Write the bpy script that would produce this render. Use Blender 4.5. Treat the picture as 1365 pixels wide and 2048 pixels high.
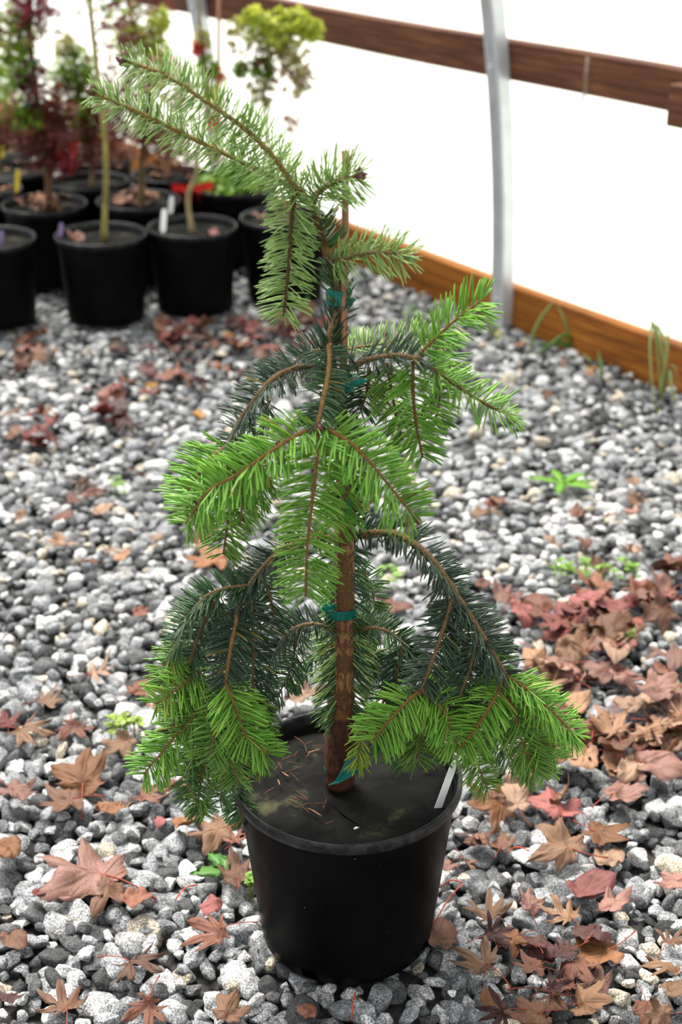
import bpy, math, random
import numpy as np
from mathutils import Vector, Matrix, noise as mnoise

for o in list(bpy.data.objects): bpy.data.objects.remove(o)
scn = bpy.context.scene
C = scn.collection
R = math.radians
rng = np.random.default_rng(7)
random.seed(7)

# ------------------------------------------------------------------ camera, sky, sun, exposure
FPX, PITCH, CAMH = 2900.0, R(25.8), 1.29
cam_d = bpy.data.cameras.new('camera')
cam = bpy.data.objects.new('camera', cam_d); C.objects.link(cam)
cam.location = (0, 0, CAMH); cam.rotation_euler = (R(90) - PITCH, 0, 0)
cam_d.sensor_fit = 'VERTICAL'; cam_d.sensor_height = 36.0
cam_d.lens = FPX / 2048 * 36.0
cam_d.clip_start = 0.05; cam_d.clip_end = 100
cam_d.dof.use_dof = True; cam_d.dof.focus_distance = 1.68; cam_d.dof.aperture_fstop = 4.6
scn.camera = cam

world = bpy.data.worlds.new('overcast_sky'); scn.world = world
world.use_nodes = True
bg = world.node_tree.nodes['Background']
bg.inputs[0].default_value = (0.95, 0.98, 1.0, 1); bg.inputs[1].default_value = 0.9

sun_d = bpy.data.lights.new('sun', 'SUN'); sun_d.energy = 7.2; sun_d.angle = R(34); sun_d.color = (1, 0.96, 0.9)
sun = bpy.data.objects.new('sun', sun_d); C.objects.link(sun)
SUNDIR = Vector((-0.26, 0.40, 0.88)).normalized()          # towards the sun
sun.rotation_euler = SUNDIR.to_track_quat('Z', 'Y').to_euler()
sun.location = (-2, 2, 5)

vs = scn.view_settings
vs.view_transform = 'Standard'; vs.look = 'None'; vs.gamma = 1.0; vs.use_curve_mapping = False
vs.exposure = 0.55

# ------------------------------------------------------------------ pixel -> place helpers
_c, _s = math.cos(PITCH), math.sin(PITCH)
def ray(x, y):
    u = (x - 682.5) / FPX; v = (1024 - y) / FPX
    return Vector((u, _c + v * _s, -_s + v * _c))
CAM = Vector((0, 0, CAMH))
def ground(x, y, z=0.0):
    r = ray(x, y); return CAM + r * ((z - CAMH) / r.z)
def at(x, y, Y):
    r = ray(x, y); return CAM + r * (Y / r.y)
WALLA = R(35.5)
W0 = Vector((0.47, 3.87, 0)); WD = Vector((-math.sin(WALLA), math.cos(WALLA), 0)); WN = Vector((math.cos(WALLA), math.sin(WALLA), 0))
def wallpt(s, off, z): return W0 + WD * s + WN * off + Vector((0, 0, z))

# ------------------------------------------------------------------ object helpers
def link(name, me, parent=None, mat=None):
    o = bpy.data.objects.new(name, me); C.objects.link(o)
    if mat is not None and me is not None and not me.materials: me.materials.append(mat)
    if parent is not None: o.parent = parent
    return o
def tag(o, label=None, cat=None, group=None, kind=None):
    if label: o['label'] = label
    if cat: o['category'] = cat
    if group: o['group'] = group
    if kind: o['kind'] = kind
    return o
def empty(name, loc=(0, 0, 0), rz=0.0):
    o = bpy.data.objects.new(name, None); C.objects.link(o)
    o.location = loc; o.rotation_euler = (0, 0, rz); o.empty_display_size = 0.02
    return o
def np_mesh(name, V, F, col=None, smooth=True):
    """V (n,3), F (m,k) same-size faces"""
    V = np.asarray(V, np.float32); F = np.asarray(F, np.int32)
    me = bpy.data.meshes.new(name)
    n, (m, k) = len(V), F.shape
    me.vertices.add(n); me.vertices.foreach_set('co', V.ravel())
    me.loops.add(m * k); me.loops.foreach_set('vertex_index', F.ravel())
    me.polygons.add(m)
    me.polygons.foreach_set('loop_start', np.arange(0, m * k, k, dtype=np.int32))
    me.polygons.foreach_set('loop_total', np.full(m, k, np.int32))
    me.polygons.foreach_set('use_smooth', np.full(m, smooth, bool))
    me.update(calc_edges=True); me.validate()
    if col is not None:
        col = np.asarray(col, np.float32)
        if col.shape[1] == 3: col = np.hstack([col, np.ones((len(col), 1), np.float32)])
        ca = me.color_attributes.new('Col', 'FLOAT_COLOR', 'POINT')
        ca.data.foreach_set('color', col.ravel())
    return me
class MB:
    """collects quads/tris into one mesh"""
    def __init__(s): s.v = []; s.f = []; s.c = []
    def add(s, vs_, fs, col=(1, 1, 1)):
        b = len(s.v); s.v += [tuple(v) for v in vs_]; s.f += [tuple(b + i for i in f) for f in fs]; s.c += [col] * len(vs_)
    def tube(s, pts, rad, n=8, col=(1, 1, 1), cap=True):
        pts = [Vector(p) for p in pts]
        if not hasattr(rad, '__len__'): rad = [rad] * len(pts)
        up = Vector((0.13, 0.2, 0.97)); vs_ = []; ref = None
        for i, p in enumerate(pts):
            t = (pts[min(i + 1, len(pts) - 1)] - pts[max(i - 1, 0)]).normalized()
            if ref is None: ref = t.orthogonal().normalized()
            ref = (ref - t * ref.dot(t)).normalized(); b = t.cross(ref)
            for k in range(n):
                a = 2 * math.pi * k / n
                vs_.append(p + (ref * math.cos(a) + b * math.sin(a)) * rad[i])
        fs = []
        for i in range(len(pts) - 1):
            for k in range(n):
                k2 = (k + 1) % n
                fs.append((i * n + k, i * n + k2, (i + 1) * n + k2, (i + 1) * n + k))
        if cap:
            fs.append(tuple(reversed(range(n)))); L = (len(pts) - 1) * n; fs.append(tuple(L + k for k in range(n)))
        s.add(vs_, fs, col)
    def box(s, x0, x1, y0, y1, z0, z1, col=(1, 1, 1)):
        v = [(x, y, z) for x in (x0, x1) for y in (y0, y1) for z in (z0, z1)]
        s.add(v, [(0, 1, 3, 2), (4, 6, 7, 5), (0, 4, 5, 1), (2, 3, 7, 6), (0, 2, 6, 4), (1, 5, 7, 3)], col)
    def build(s, name, mat, parent=None, smooth=True):
        me = bpy.data.meshes.new(name); me.from_pydata(s.v, [], s.f)
        me.polygons.foreach_set('use_smooth', [smooth] * len(me.polygons))
        ca = me.color_attributes.new('Col', 'FLOAT_COLOR', 'POINT')
        ca.data.foreach_set('color', [x for c in s.c for x in (c[0], c[1], c[2], 1)])
        me.update()
        return link(name, me, parent, mat)
def lathe(name, prof, n, mat, parent=None, skip=None, smooth=True):
    V = []; F = []
    for r, z in prof:
        for k in range(n):
            a = 2 * math.pi * k / n; V.append((r * math.cos(a), r * math.sin(a), z))
    for i in range(len(prof) - 1):
        for k in range(n):
            if skip and skip(i, k): continue
            k2 = (k + 1) % n; F.append((i * n + k, i * n + k2, (i + 1) * n + k2, (i + 1) * n + k))
    me = np_mesh(name, V, F, smooth=smooth)
    return link(name, me, parent, mat)
def spline(pts, per=8):
    """Catmull-Rom through points"""
    P = [Vector(p) for p in pts]
    if len(P) == 2: P = [P[0], (P[0] + P[1]) / 2, P[1]]
    Q = [P[0] * 2 - P[1]] + P + [P[-1] * 2 - P[-2]]; out = []
    for i in range(1, len(Q) - 2):
        a, b, c, d = Q[i - 1], Q[i], Q[i + 1], Q[i + 2]
        for k in range(per):
            t = k / per
            out.append(0.5 * ((2 * b) + (c - a) * t + (2 * a - 5 * b + 4 * c - d) * t * t + (3 * b - a - 3 * c + d) * t ** 3))
    out.append(P[-1]); return out

# ------------------------------------------------------------------ materials
def mat(name):
    m = bpy.data.materials.new(name); m.use_nodes = True
    nt = m.node_tree; b = nt.nodes['Principled BSDF']
    return m, nt, b
def N(nt, t, **kw):
    n = nt.nodes.new(t)
    for k, v in kw.items(): setattr(n, k, v)
    return n
def mixc(nt, blend, fac, a, b):
    n = N(nt, 'ShaderNodeMix', data_type='RGBA', blend_type=blend)
    for sock, val in ((n.inputs[0], fac), (n.inputs[6], a), (n.inputs[7], b)):
        if isinstance(val, (int, float)): sock.default_value = val
        elif isinstance(val, tuple): sock.default_value = (*val, 1)
        else: nt.links.new(val, sock)
    return n.outputs[2]
def noise(nt, scale, detail=4, vec=None, rough=0.55):
    n = N(nt, 'ShaderNodeTexNoise'); n.inputs['Scale'].default_value = scale; n.inputs['Detail'].default_value = detail
    n.inputs['Roughness'].default_value = rough
    if vec is not None: nt.links.new(vec, n.inputs['Vector'])
    return n.outputs[0]
def ramp(nt, fac, stops):
    n = N(nt, 'ShaderNodeValToRGB'); nt.links.new(fac, n.inputs[0])
    el = n.color_ramp.elements
    while len(el) < len(stops): el.new(0.5)
    for e, (p, c) in zip(el, stops):
        e.position = p; e.color = (*c, 1) if isinstance(c, tuple) else (c, c, c, 1)
    return n.outputs[0]
def bump(nt, b, h, strength=0.3, dist=0.002):
    n = N(nt, 'ShaderNodeBump'); n.inputs['Strength'].default_value = strength; n.inputs['Distance'].default_value = dist
    nt.links.new(h, n.inputs['Height']); nt.links.new(n.outputs[0], b.inputs['Normal'])
def pos(nt): return N(nt, 'ShaderNodeNewGeometry').outputs['Position']
def objco(nt): return N(nt, 'ShaderNodeTexCoord').outputs['Object']
def attr(nt): return N(nt, 'ShaderNodeVertexColor', layer_name='Col').outputs[0]
def ocol(nt): return N(nt, 'ShaderNodeObjectInfo').outputs['Color']

def m_stone():
    m, nt, b = mat('granite_gravel')
    p = pos(nt)
    base = mixc(nt, 'MULTIPLY', 1.0, attr(nt), ocol(nt))
    sp = ramp(nt, noise(nt, 420, 3, p, 0.7), [(0.36, 0.06), (0.50, 0.75), (0.66, 1.7)])
    pt = ramp(nt, noise(nt, 90, 3, p), [(0.35, 0.55), (0.65, 1.35)])
    c = mixc(nt, 'MULTIPLY', 0.85, base, sp); c = mixc(nt, 'MULTIPLY', 0.8, c, pt)
    nt.links.new(c, b.inputs['Base Color']); b.inputs['Roughness'].default_value = 0.7
    b.inputs['Specular IOR Level'].default_value = 0.3
    bump(nt, b, noise(nt, 350, 4, p), 0.5, 0.002)
    return m
def m_soil():
    m, nt, b = mat('dark_grit'); p = pos(nt)
    c = ramp(nt, noise(nt, 160, 5, p), [(0.3, (0.012, 0.011, 0.010)), (0.7, (0.06, 0.055, 0.05))])
    nt.links.new(c, b.inputs['Base Color']); b.inputs['Roughness'].default_value = 0.95
    bump(nt, b, noise(nt, 120, 4, p), 0.8, 0.01)
    return m
def m_grassground():
    m, nt, b = mat('grass_outside'); p = pos(nt)
    c = ramp(nt, noise(nt, 14, 6, p), [(0.35, (0.45, 0.47, 0.38)), (0.65, (0.62, 0.62, 0.52))])
    nt.links.new(c, b.inputs['Base Color']); b.inputs['Roughness'].default_value = 0.9
    return m
def m_leaf(name='dry_leaf', trans=0.18):
    m, nt, b = mat(name)
    base = mixc(nt, 'MULTIPLY', 1.0, attr(nt), ocol(nt))
    oc = objco(nt)
    pt = ramp(nt, noise(nt, 55, 5, oc), [(0.3, 0.45), (0.62, 1.2)])
    sp = ramp(nt, noise(nt, 260, 2, oc), [(0.30, 0.45), (0.42, 1.0)])
    c = mixc(nt, 'MULTIPLY', 0.9, base, pt); c = mixc(nt, 'MULTIPLY', 0.6, c, sp)
    nt.links.new(c, b.inputs['Base Color']); b.inputs['Roughness'].default_value = 0.5
    b.inputs['Specular IOR Level'].default_value = 0.35
    bump(nt, b, noise(nt, 160, 4, oc), 0.35, 0.002)
    t = N(nt, 'ShaderNodeBsdfTranslucent'); nt.links.new(c, t.inputs[0])
    mx = N(nt, 'ShaderNodeMixShader'); mx.inputs[0].default_value = trans
    nt.links.new(b.outputs[0], mx.inputs[1]); nt.links.new(t.outputs[0], mx.inputs[2])
    nt.links.new(mx.outputs[0], nt.nodes['Material Output'].inputs[0])
    return m
def m_green(name, trans=0.3, rough=0.4, spec=0.4):
    m, nt, b = mat(name)
    c = attr(nt)
    nt.links.new(c, b.inputs['Base Color']); b.inputs['Roughness'].default_value = rough
    b.inputs['Specular IOR Level'].default_value = spec
    t = N(nt, 'ShaderNodeBsdfTranslucent'); nt.links.new(c, t.inputs[0])
    mx = N(nt, 'ShaderNodeMixShader'); mx.inputs[0].default_value = trans
    nt.links.new(b.outputs[0], mx.inputs[1]); nt.links.new(t.outputs[0], mx.inputs[2])
    nt.links.new(mx.outputs[0], nt.nodes['Material Output'].inputs[0])
    return m
def m_bark(name, dark, light, sc=220, stretch=(1, 1, 0.35)):
    m, nt, b = mat(name)
    mp = N(nt, 'ShaderNodeMapping'); nt.links.new(pos(nt), mp.inputs[0]); mp.inputs['Scale'].default_value = stretch
    n1 = noise(nt, sc, 6, mp.outputs[0], 0.65)
    c = ramp(nt, n1, [(0.32, dark), (0.66, light)])
    c = mixc(nt, 'MULTIPLY', 1.0, c, attr(nt))
    nt.links.new(c, b.inputs['Base Color']); b.inputs['Roughness'].default_value = 0.7
    b.inputs['Specular IOR Level'].default_value = 0.3
    bump(nt, b, n1, 0.8, 0.003)
    return m
def m_pot():
    m, nt, b = mat('black_plastic'); p = objco(nt)
    n1 = noise(nt, 9, 5, p)
    dust = ramp(nt, n1, [(0.35, (0.0015, 0.0015, 0.0018)), (0.75, (0.005, 0.0045, 0.0042))])
    sp = ramp(nt, noise(nt, 230, 1, p), [(0.80, 0.0), (0.84, 1.0)])
    c = mixc(nt, 'MIX', sp, dust, (0.35, 0.33, 0.3))
    nt.links.new(c, b.inputs['Base Color'])
    nt.links.new(ramp(nt, n1, [(0.3, 0.28), (0.7, 0.46)]), b.inputs['Roughness'])
    b.inputs['Specular IOR Level'].default_value = 0.035
    return m
def m_rim():
    m, nt, b = mat('scuffed_black_plastic'); p = objco(nt)
    n1 = noise(nt, 60, 5, p, 0.7)
    c = ramp(nt, n1, [(0.45, (0.004, 0.004, 0.0045)), (0.76, (0.04, 0.04, 0.04))])
    nt.links.new(c, b.inputs['Base Color']); b.inputs['Roughness'].default_value = 0.36
    b.inputs['Specular IOR Level'].default_value = 0.22
    return m
def m_disc():
    m, nt, b = mat('weed_disc_felt'); p = objco(nt)
    c = ramp(nt, noise(nt, 14, 6, p, 0.6), [(0.40, (0.006, 0.006, 0.006)), (0.58, (0.014, 0.014, 0.012)), (0.72, (0.075, 0.075, 0.04))])
    f = ramp(nt, noise(nt, 900, 2, p), [(0.3, 0.6), (0.7, 1.3)])
    c = mixc(nt, 'MULTIPLY', 0.8, c, f)
    nt.links.new(c, b.inputs['Base Color']); b.inputs['Roughness'].default_value = 0.9
    b.inputs['Specular IOR Level'].default_value = 0.05
    bump(nt, b, noise(nt, 700, 3, p), 0.25, 0.001)
    return m
def m_wood(name, dark, mid, light):
    m, nt, b = mat(name)
    mp = N(nt, 'ShaderNodeMapping'); nt.links.new(objco(nt), mp.inputs[0]); mp.inputs['Scale'].default_value = (1.6, 14, 14)
    n1 = noise(nt, 3.0, 6, mp.outputs[0], 0.6)
    wv = N(nt, 'ShaderNodeTexWave', bands_direction='Z'); nt.links.new(mp.outputs[0], wv.inputs[0])
    wv.inputs['Scale'].default_value = 1.3; wv.inputs['Distortion'].default_value = 5; wv.inputs['Detail'].default_value = 3
    c = ramp(nt, n1, [(0.3, dark), (0.5, mid), (0.72, light)])
    c = mixc(nt, 'MULTIPLY', 0.45, c, ramp(nt, wv.outputs[1], [(0.0, 0.55), (1.0, 1.2)]))
    nt.links.new(c, b.inputs['Base Color']); b.inputs['Roughness'].default_value = 0.7
    b.inputs['Specular IOR Level'].default_value = 0.25
    bump(nt, b, n1, 0.3, 0.003)
    return m
def m_plain(name, col, rough=0.5, metal=0.0, spec=0.4, var=0.15, sc=40):
    m, nt, b = mat(name)
    n1 = noise(nt, sc, 4, objco(nt))
    lo = tuple(x * (1 - var) for x in col); hi = tuple(min(1, x * (1 + var)) for x in col)
    nt.links.new(ramp(nt, n1, [(0.3, lo), (0.7, hi)]), b.inputs['Base Color'])
    b.inputs['Roughness'].default_value = rough; b.inputs['Metallic'].default_value = metal
    b.inputs['Specular IOR Level'].default_value = spec
    return m
def m_film():
    m, nt, b = mat('greenhouse_film')
    t = N(nt, 'ShaderNodeBsdfTranslucent'); t.inputs[0].default_value = (0.97, 0.98, 0.98, 1)
    tr = N(nt, 'ShaderNodeBsdfTransparent')
    w = ramp(nt, noise(nt, 3, 3, pos(nt)), [(0.3, 0.40), (0.7, 0.50)])
    mx = N(nt, 'ShaderNodeMixShader'); nt.links.new(w, mx.inputs[0])
    nt.links.new(t.outputs[0], mx.inputs[1]); nt.links.new(tr.outputs[0], mx.inputs[2])
    nt.links.new(mx.outputs[0], nt.nodes['Material Output'].inputs[0])
    return m
def m_ribbon():
    m, nt, b = mat('teal_tie_ribbon')
    n1 = noise(nt, 120, 3, objco(nt))
    c = ramp(nt, n1, [(0.3, (0.0, 0.09, 0.07)), (0.7, (0.005, 0.22, 0.17))])
    nt.links.new(c, b.inputs['Base Color']); b.inputs['Roughness'].default_value = 0.3
    t = N(nt, 'ShaderNodeBsdfTranslucent'); t.inputs[0].default_value = (0.0, 0.38, 0.28, 1)
    mx = N(nt, 'ShaderNodeMixShader'); mx.inputs[0].default_value = 0.3
    nt.links.new(b.outputs[0], mx.inputs[1]); nt.links.new(t.outputs[0], mx.inputs[2])
    nt.links.new(mx.outputs[0], nt.nodes['Material Output'].inputs[0])
    return m
M = dict(stone=m_stone(), soil=m_soil(), grassg=m_grassground(), leaf=m_leaf(), needle=m_green('fir_needle', 0.30, 0.38, 0.45),
         green=m_green('soft_green_leaf', 0.4, 0.45, 0.3), pot=m_pot(), rim=m_rim(), disc=m_disc(),
         rail=m_wood('brown_treated_lumber', (0.055, 0.019, 0.009), (0.115, 0.042, 0.019), (0.18, 0.075, 0.035)),
         board=m_wood('orange_treated_lumber', (0.14, 0.042, 0.006), (0.29, 0.095, 0.010), (0.40, 0.155, 0.02)),
         metal=m_plain('galvanised_steel', (0.55, 0.57, 0.59), 0.35, 0.45, 0.5, 0.15, 12),
         film=m_film(), ribbon=m_ribbon(),
         bark=m_bark('fir_bark', (0.06, 0.022, 0.009), (0.42, 0.20, 0.085)),
         shoot=m_bark('shoot_bark', (0.06, 0.032, 0.012), (0.27, 0.165, 0.065), 500, (1, 1, 1)),
         stake=m_bark('weathered_stake', (0.12, 0.045, 0.02), (0.34, 0.17, 0.09), 120, (1, 1, 0.08)),
         mbark=m_bark('maple_bark', (0.10, 0.075, 0.03), (0.30, 0.24, 0.11), 60, (1, 1, 0.4)),
         bud=m_plain('bud_scale', (0.085, 0.025, 0.018), 0.45, 0, 0.4, 0.4, 300),
         white=m_plain('white_plastic_tag', (0.88, 0.88, 0.86), 0.4, 0, 0.4, 0.03),
         yellow=m_plain('yellow_plastic_tag', (0.75, 0.55, 0.04), 0.4, 0, 0.4, 0.05),
         purple=m_plain('mauve_plastic_tag', (0.20, 0.15, 0.28), 0.4, 0, 0.4, 0.1),
         red=m_plain('red_petal', (0.75, 0.02, 0.01), 0.5, 0, 0.3, 0.25),
         string=m_plain('pale_string', (0.42, 0.34, 0.26), 0.8, 0, 0.2, 0.2))

# ------------------------------------------------------------------ the setting: ground, wall film, boards, hoops
floor_me = bpy.data.meshes.new('floor')
wl0, wl1 = wallpt(-4.5, 0.10, 0), wallpt(5.5, 0.10, 0)
SOILZ = -0.034
floor_me.from_pydata([(-4.5, -1.5, SOILZ), (wl0.x, -1.5, SOILZ), (wl0.x, wl0.y, SOILZ), (wl1.x, wl1.y, SOILZ), (-4.5, wl1.y, SOILZ)], [], [(0, 1, 2, 3, 4)])
floor = link('floor', floor_me, None, M['soil'])
tag(floor, 'gravel floor of the greenhouse', kind='structure')
g2 = bpy.data.meshes.new('ground_outside')
q0, q1, q2, q3 = wallpt(-6, 0.1, -0.04), wallpt(7, 0.1, -0.04), wallpt(7, 9, -0.04), wallpt(-6, 9, -0.04)
g2.from_pydata([q0, q1, q2, q3], [], [(3, 2, 1, 0)])
tag(link('ground_outside', g2, None, M['grassg']), 'grassy ground outside the plastic wall', kind='structure')

HK = 0.115                                     # hoops and film bend inwards: offset = -HK z^2
def hoff(z): return -HK * z * z
# film, a thin sheet following the hoops
def film():
    S = np.linspace(-3.2, 5.5, 60); Z = np.linspace(-0.03, 1.5, 22)
    V = []; F = []
    for side in (0, 1):
        for i, s in enumerate(S):
            for z in Z:
                off = hoff(z) + 0.062 + side * 0.0012 + 0.004 * math.sin(s * 7 + z * 3) * min(1, max(0, z) * 3)
                V.append(wallpt(s, off, z))
    nz = len(Z); ns = len(S)
    for side in (0, 1):
        b = side * ns * nz
        for i in range(ns - 1):
            for j in range(nz - 1):
                q = (b + i * nz + j, b + i * nz + j + 1, b + (i + 1) * nz + j + 1, b + (i + 1) * nz + j)
                F.append(q if side == 0 else q[::-1])
        if side: break
    me = np_mesh('wall_right', V[:ns * nz], F[:(ns - 1) * (nz - 1)])
    o = link('wall_right', me, None, M['film'])
    return tag(o, 'white translucent plastic film wall of the greenhouse', kind='structure')
film()
def board(name, s0, s1, off0, off1, z0, z1, m, label, kind='structure', tilt=0.0, bev=0.004):
    """plank along the wall"""
    mb = MB(); L = s1 - s0; n = 24
    h = (z1 - z0); w = off1 - off0
    ring = [(-w / 2 + bev, 0), (w / 2 - bev, 0), (w / 2, bev), (w / 2, h - bev), (w / 2 - bev, h), (-w / 2 + bev, h), (-w / 2, h - bev), (-w / 2, bev)]
    vs_ = []; fs = []
    for i in range(n + 1):
        x = L * i / n; wob = 0.003 * math.sin(x * 3.1)
        for (yy, zz) in ring: vs_.append((x, yy, zz + wob))
    for i in range(n):
        for k in range(8):
            k2 = (k + 1) % 8; fs.append((i * 8 + k, i * 8 + k2, (i + 1) * 8 + k2, (i + 1) * 8 + k))
    fs.append(tuple(reversed(range(8)))); fs.append(tuple(n * 8 + k for k in range(8)))
    mb.add(vs_, fs); o = mb.build(name, m, None, False)
    o.location = wallpt(s0, (off0 + off1) / 2, z0); o.rotation_euler = (tilt, 0, math.atan2(WD.y, WD.x))
    return tag(o, label, kind=kind)
board('baseboard_right', -1.6, 5.4, 0.018, 0.056, -0.03, 0.104, M['board'], 'orange-brown treated plank along the foot of the plastic wall')
rt = -2 * HK * 0.72 * 0
board('trim_1', -1.0, 5.4, hoff(.72) + 0.022, hoff(.72) + 0.060, 0.664, 0.762, M['rail'], 'brown horizontal lumber rail fixed across the hoops of the plastic wall')
board('trim_2', -1.9, -0.575, hoff(.72) - 0.018, hoff(.72) + 0.020, 0.646, 0.740, M['rail'], 'short lapped end of another brown rail board at the right edge')

def hoop(s, label):
    """galvanised square-tube bow: post bending inwards and over"""
    w = 0.024; mb = MB(); vs_ = []; fs = []; pts = []
    for i in range(27):
        z = -0.03 + i * 0.085
        pts.append((hoff(max(z, 0)) - 0.004, z))
    # arch continues over the house above the view
    for i in range(1, 12):
        a = i / 11 * 0.9
        o0, z0 = pts[26]; pts.append((o0 - 1.1 * a - 0.5 * a * a, z0 + 0.75 * a - 0.25 * a * a))
    c = 0.005
    ring = [(-w + c, -w), (w - c, -w), (w, -w + c), (w, w - c), (w - c, w), (-w + c, w), (-w, w - c), (-w, -w + c)]
    for i, (o, z) in enumerate(pts):
        o2, z2 = pts[min(i + 1, len(pts) - 1)]; o1, z1 = pts[max(i - 1, 0)]
        t = Vector((o2 - o1, z2 - z1)).normalized(); nx = Vector((t.y, -t.x))
        for (a, b) in ring: vs_.append(WD * a + WN * (o + nx.x * b) + Vector((0, 0, z + nx.y * b)))
    n = len(pts)
    for i in range(n - 1):
        for k in range(8):
            k2 = (k + 1) % 8; fs.append((i * 8 + k, i * 8 + k2, (i + 1) * 8 + k2, (i + 1) * 8 + k))
    fs.append(tuple(reversed(range(8)))); fs.append(tuple((n - 1) * 8 + k for k in range(8)))
    root = empty('greenhouse_hoop', wallpt(s, -0.02, 0)); root_inv = Vector(wallpt(s, -0.02, 0)) - Vector(wallpt(s, -0.02, 0))
    mb.add([v + (Vector(W0 + WD * s) - Vector(root.location)) for v in vs_], fs)
    mb.build('tube', M['metal'], root, False)
    # two bolt heads where the tube meets the plank and the rail
    for z in (0.07, 0.70):
        b = MB(); ctr = WN * (hoff(z) - 0.027) + Vector((0, 0, z)) + (Vector(W0 + WD * s) - Vector(root.location))
        b.tube([ctr + WN * 0.004, ctr - WN * 0.005], 0.008, 6); b.build('bolt', M['metal'], root, False)
    return tag(root, label, 'hoop post', 'galvanised hoops of the greenhouse')
hoop(0.03, 'tall bent galvanised hoop post nearest to the camera, crossing the brown rail on the right')
hoop(1.55, 'galvanised hoop post behind the flowerpot and the maple trunks, middle of the three')
hoop(3.06, 'pale distant hoop post behind the leftmost red maple')

def wire():
    s = -0.27; pts = []
    for (off, z) in ((hoff(.72) + 0.018, 0.66), (hoff(.72) + 0.016, 0.72), (hoff(.72) + 0.018, 0.755), (hoff(.72) + 0.045, 0.757)):
        pts.append(wallpt(s, off, z))
    root = empty('hanging_string', wallpt(s, 0, 0.66))
    loc = Vector(root.location)
    mb = MB(); mb.tube([p - loc for p in pts], 0.0013, 6); mb.tube([p - loc + WD * -0.008 for p in pts], 0.0013, 6); mb.build('loop', M['string'], root)
    k = MB(); k.tube([Vector((0, 0, 0.006)) + WN * (hoff(.72) + 0.014), Vector((0, 0, -0.006)) + WN * (hoff(.72) + 0.014)], 0.004, 6); k.build('knot', M['string'], root)
    e = [wallpt(s + 0.003 * math.sin(i * .9), hoff(.72) + 0.012 - 0.002 * i, 0.655 - i * 0.025) - loc for i in range(13)]
    t = MB(); t.tube(spline(e, 4), 0.0008, 5); t.build('strand', M['string'], root)
    t = MB(); t.tube([e[6] + Vector((0, 0, .02)), e[6], e[7]], [0.0004, 0.0022, 0.0004], 6); t.build('frayed_bit', M['string'], root)
    tag(root, 'thin string looped over the brown rail and hanging down the white film', 'string')
wire()

# ------------------------------------------------------------------ gravel
def ico(sub):
    import bmesh
    bm = bmesh.new(); bmesh.ops.create_icosphere(bm, subdivisions=sub, radius=1)
    V = np.array([v.co[:] for v in bm.verts]); F = np.array([[v.index for v in f.verts] for f in bm.faces]); bm.free()
    return V, F
def rock_shape(V, rg):
    P = V.copy()
    for _ in range(15):
        n = rg.normal(size=3); n /= np.linalg.norm(n); d = rg.uniform(0.46, 0.86)
        h = P @ n - d; m = h > 0
        P[m] -= np.outer(h[m] * 0.97, n)
    P *= np.array([1.0, rg.uniform(0.68, 0.95), rg.uniform(0.5, 0.78)])
    P /= np.abs(P).max()
    return P
V3, F3 = ico(3); V2, F2 = ico(2)
NV = 26
rock3 = [rock_shape(V3, np.random.default_rng(100 + i)) for i in range(NV)]
rock2 = [rock_shape(V2, np.random.default_rng(100 + i)) for i in range(NV)]
def tones(n):
    u = rng.random(n); g = np.empty((n, 3)); v = rng.random(n)
    for i in range(n):
        if u[i] < .44: k = .15 + .16 * v[i]; g[i] = (k * .97, k, k * 1.02)
        elif u[i] < .65: k = .36 + .28 * v[i]; g[i] = (k, k, k * .99)
        elif u[i] < .90: k = .035 + .08 * v[i]; g[i] = (k, k * 1.02, k * 1.04)
        elif u[i] < .945: k = .30 + .25 * v[i]; g[i] = (k * 1.1, k * .96, k * .74)
        else: k = .30 + .25 * v[i]; g[i] = (k * 1.02, k * .98, k * .95)
    return g
POTC = Vector((0.0075, 1.447, 0))
# places: jittered grid inside a wedge that covers the view with a margin on every side
def places():
    out = []; sp = 0.0205; Y = 1.05; row = 0
    while Y < 5.6:
        hw = 0.34 * Y + 0.28
        x = -hw + (row % 2) * sp / 2
        while x < hw:
            out.append((x + rng.uniform(-.42, .42) * sp, Y + rng.uniform(-.42, .42) * sp)); x += sp
        Y += sp * 0.87; row += 1
        if Y > 3.0: sp = 0.0225
        if Y > 4.1: sp = 0.028
        if Y > 5.0: break
    Y = 0.5
    while Y < 7.2:                                   # coarser gravel beyond the edges of the picture
        hw = 0.34 * Y + 0.28 if 1.05 < Y < 5.0 else 0.0
        x = -3.2
        while x < 2.6:
            if abs(x) > hw: out.append((x + rng.uniform(-.012, .012), Y + rng.uniform(-.012, .012)))
            x += .03
        Y += .027
    P = np.array(out)
    wd = (P[:, 0] - W0.x) * WN.x + (P[:, 1] - W0.y) * WN.y
    keep = wd < 0.012
    return P[keep]
P = places(); n = len(P)
rad = np.clip(rng.lognormal(math.log(0.0132), 0.36, n), 0.006, 0.027)
dpot = np.hypot(P[:, 0] - POTC.x, P[:, 1] - POTC.y)
keep = dpot > 0.088
P, rad, dpot = P[keep], rad[keep], dpot[keep]; n = len(P)
zc = -0.010 - rad * 0.42 + rng.uniform(-.011, .006, n)
zc = np.where(dpot < .128, np.minimum(zc, -rad * .62 - .0045), zc)
tone = tones(n); var = rng.integers(0, NV, n)
ang = rng.uniform(0, 2 * math.pi, n); tx = rng.normal(0, .35, n); ty = rng.normal(0, .35, n)
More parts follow.
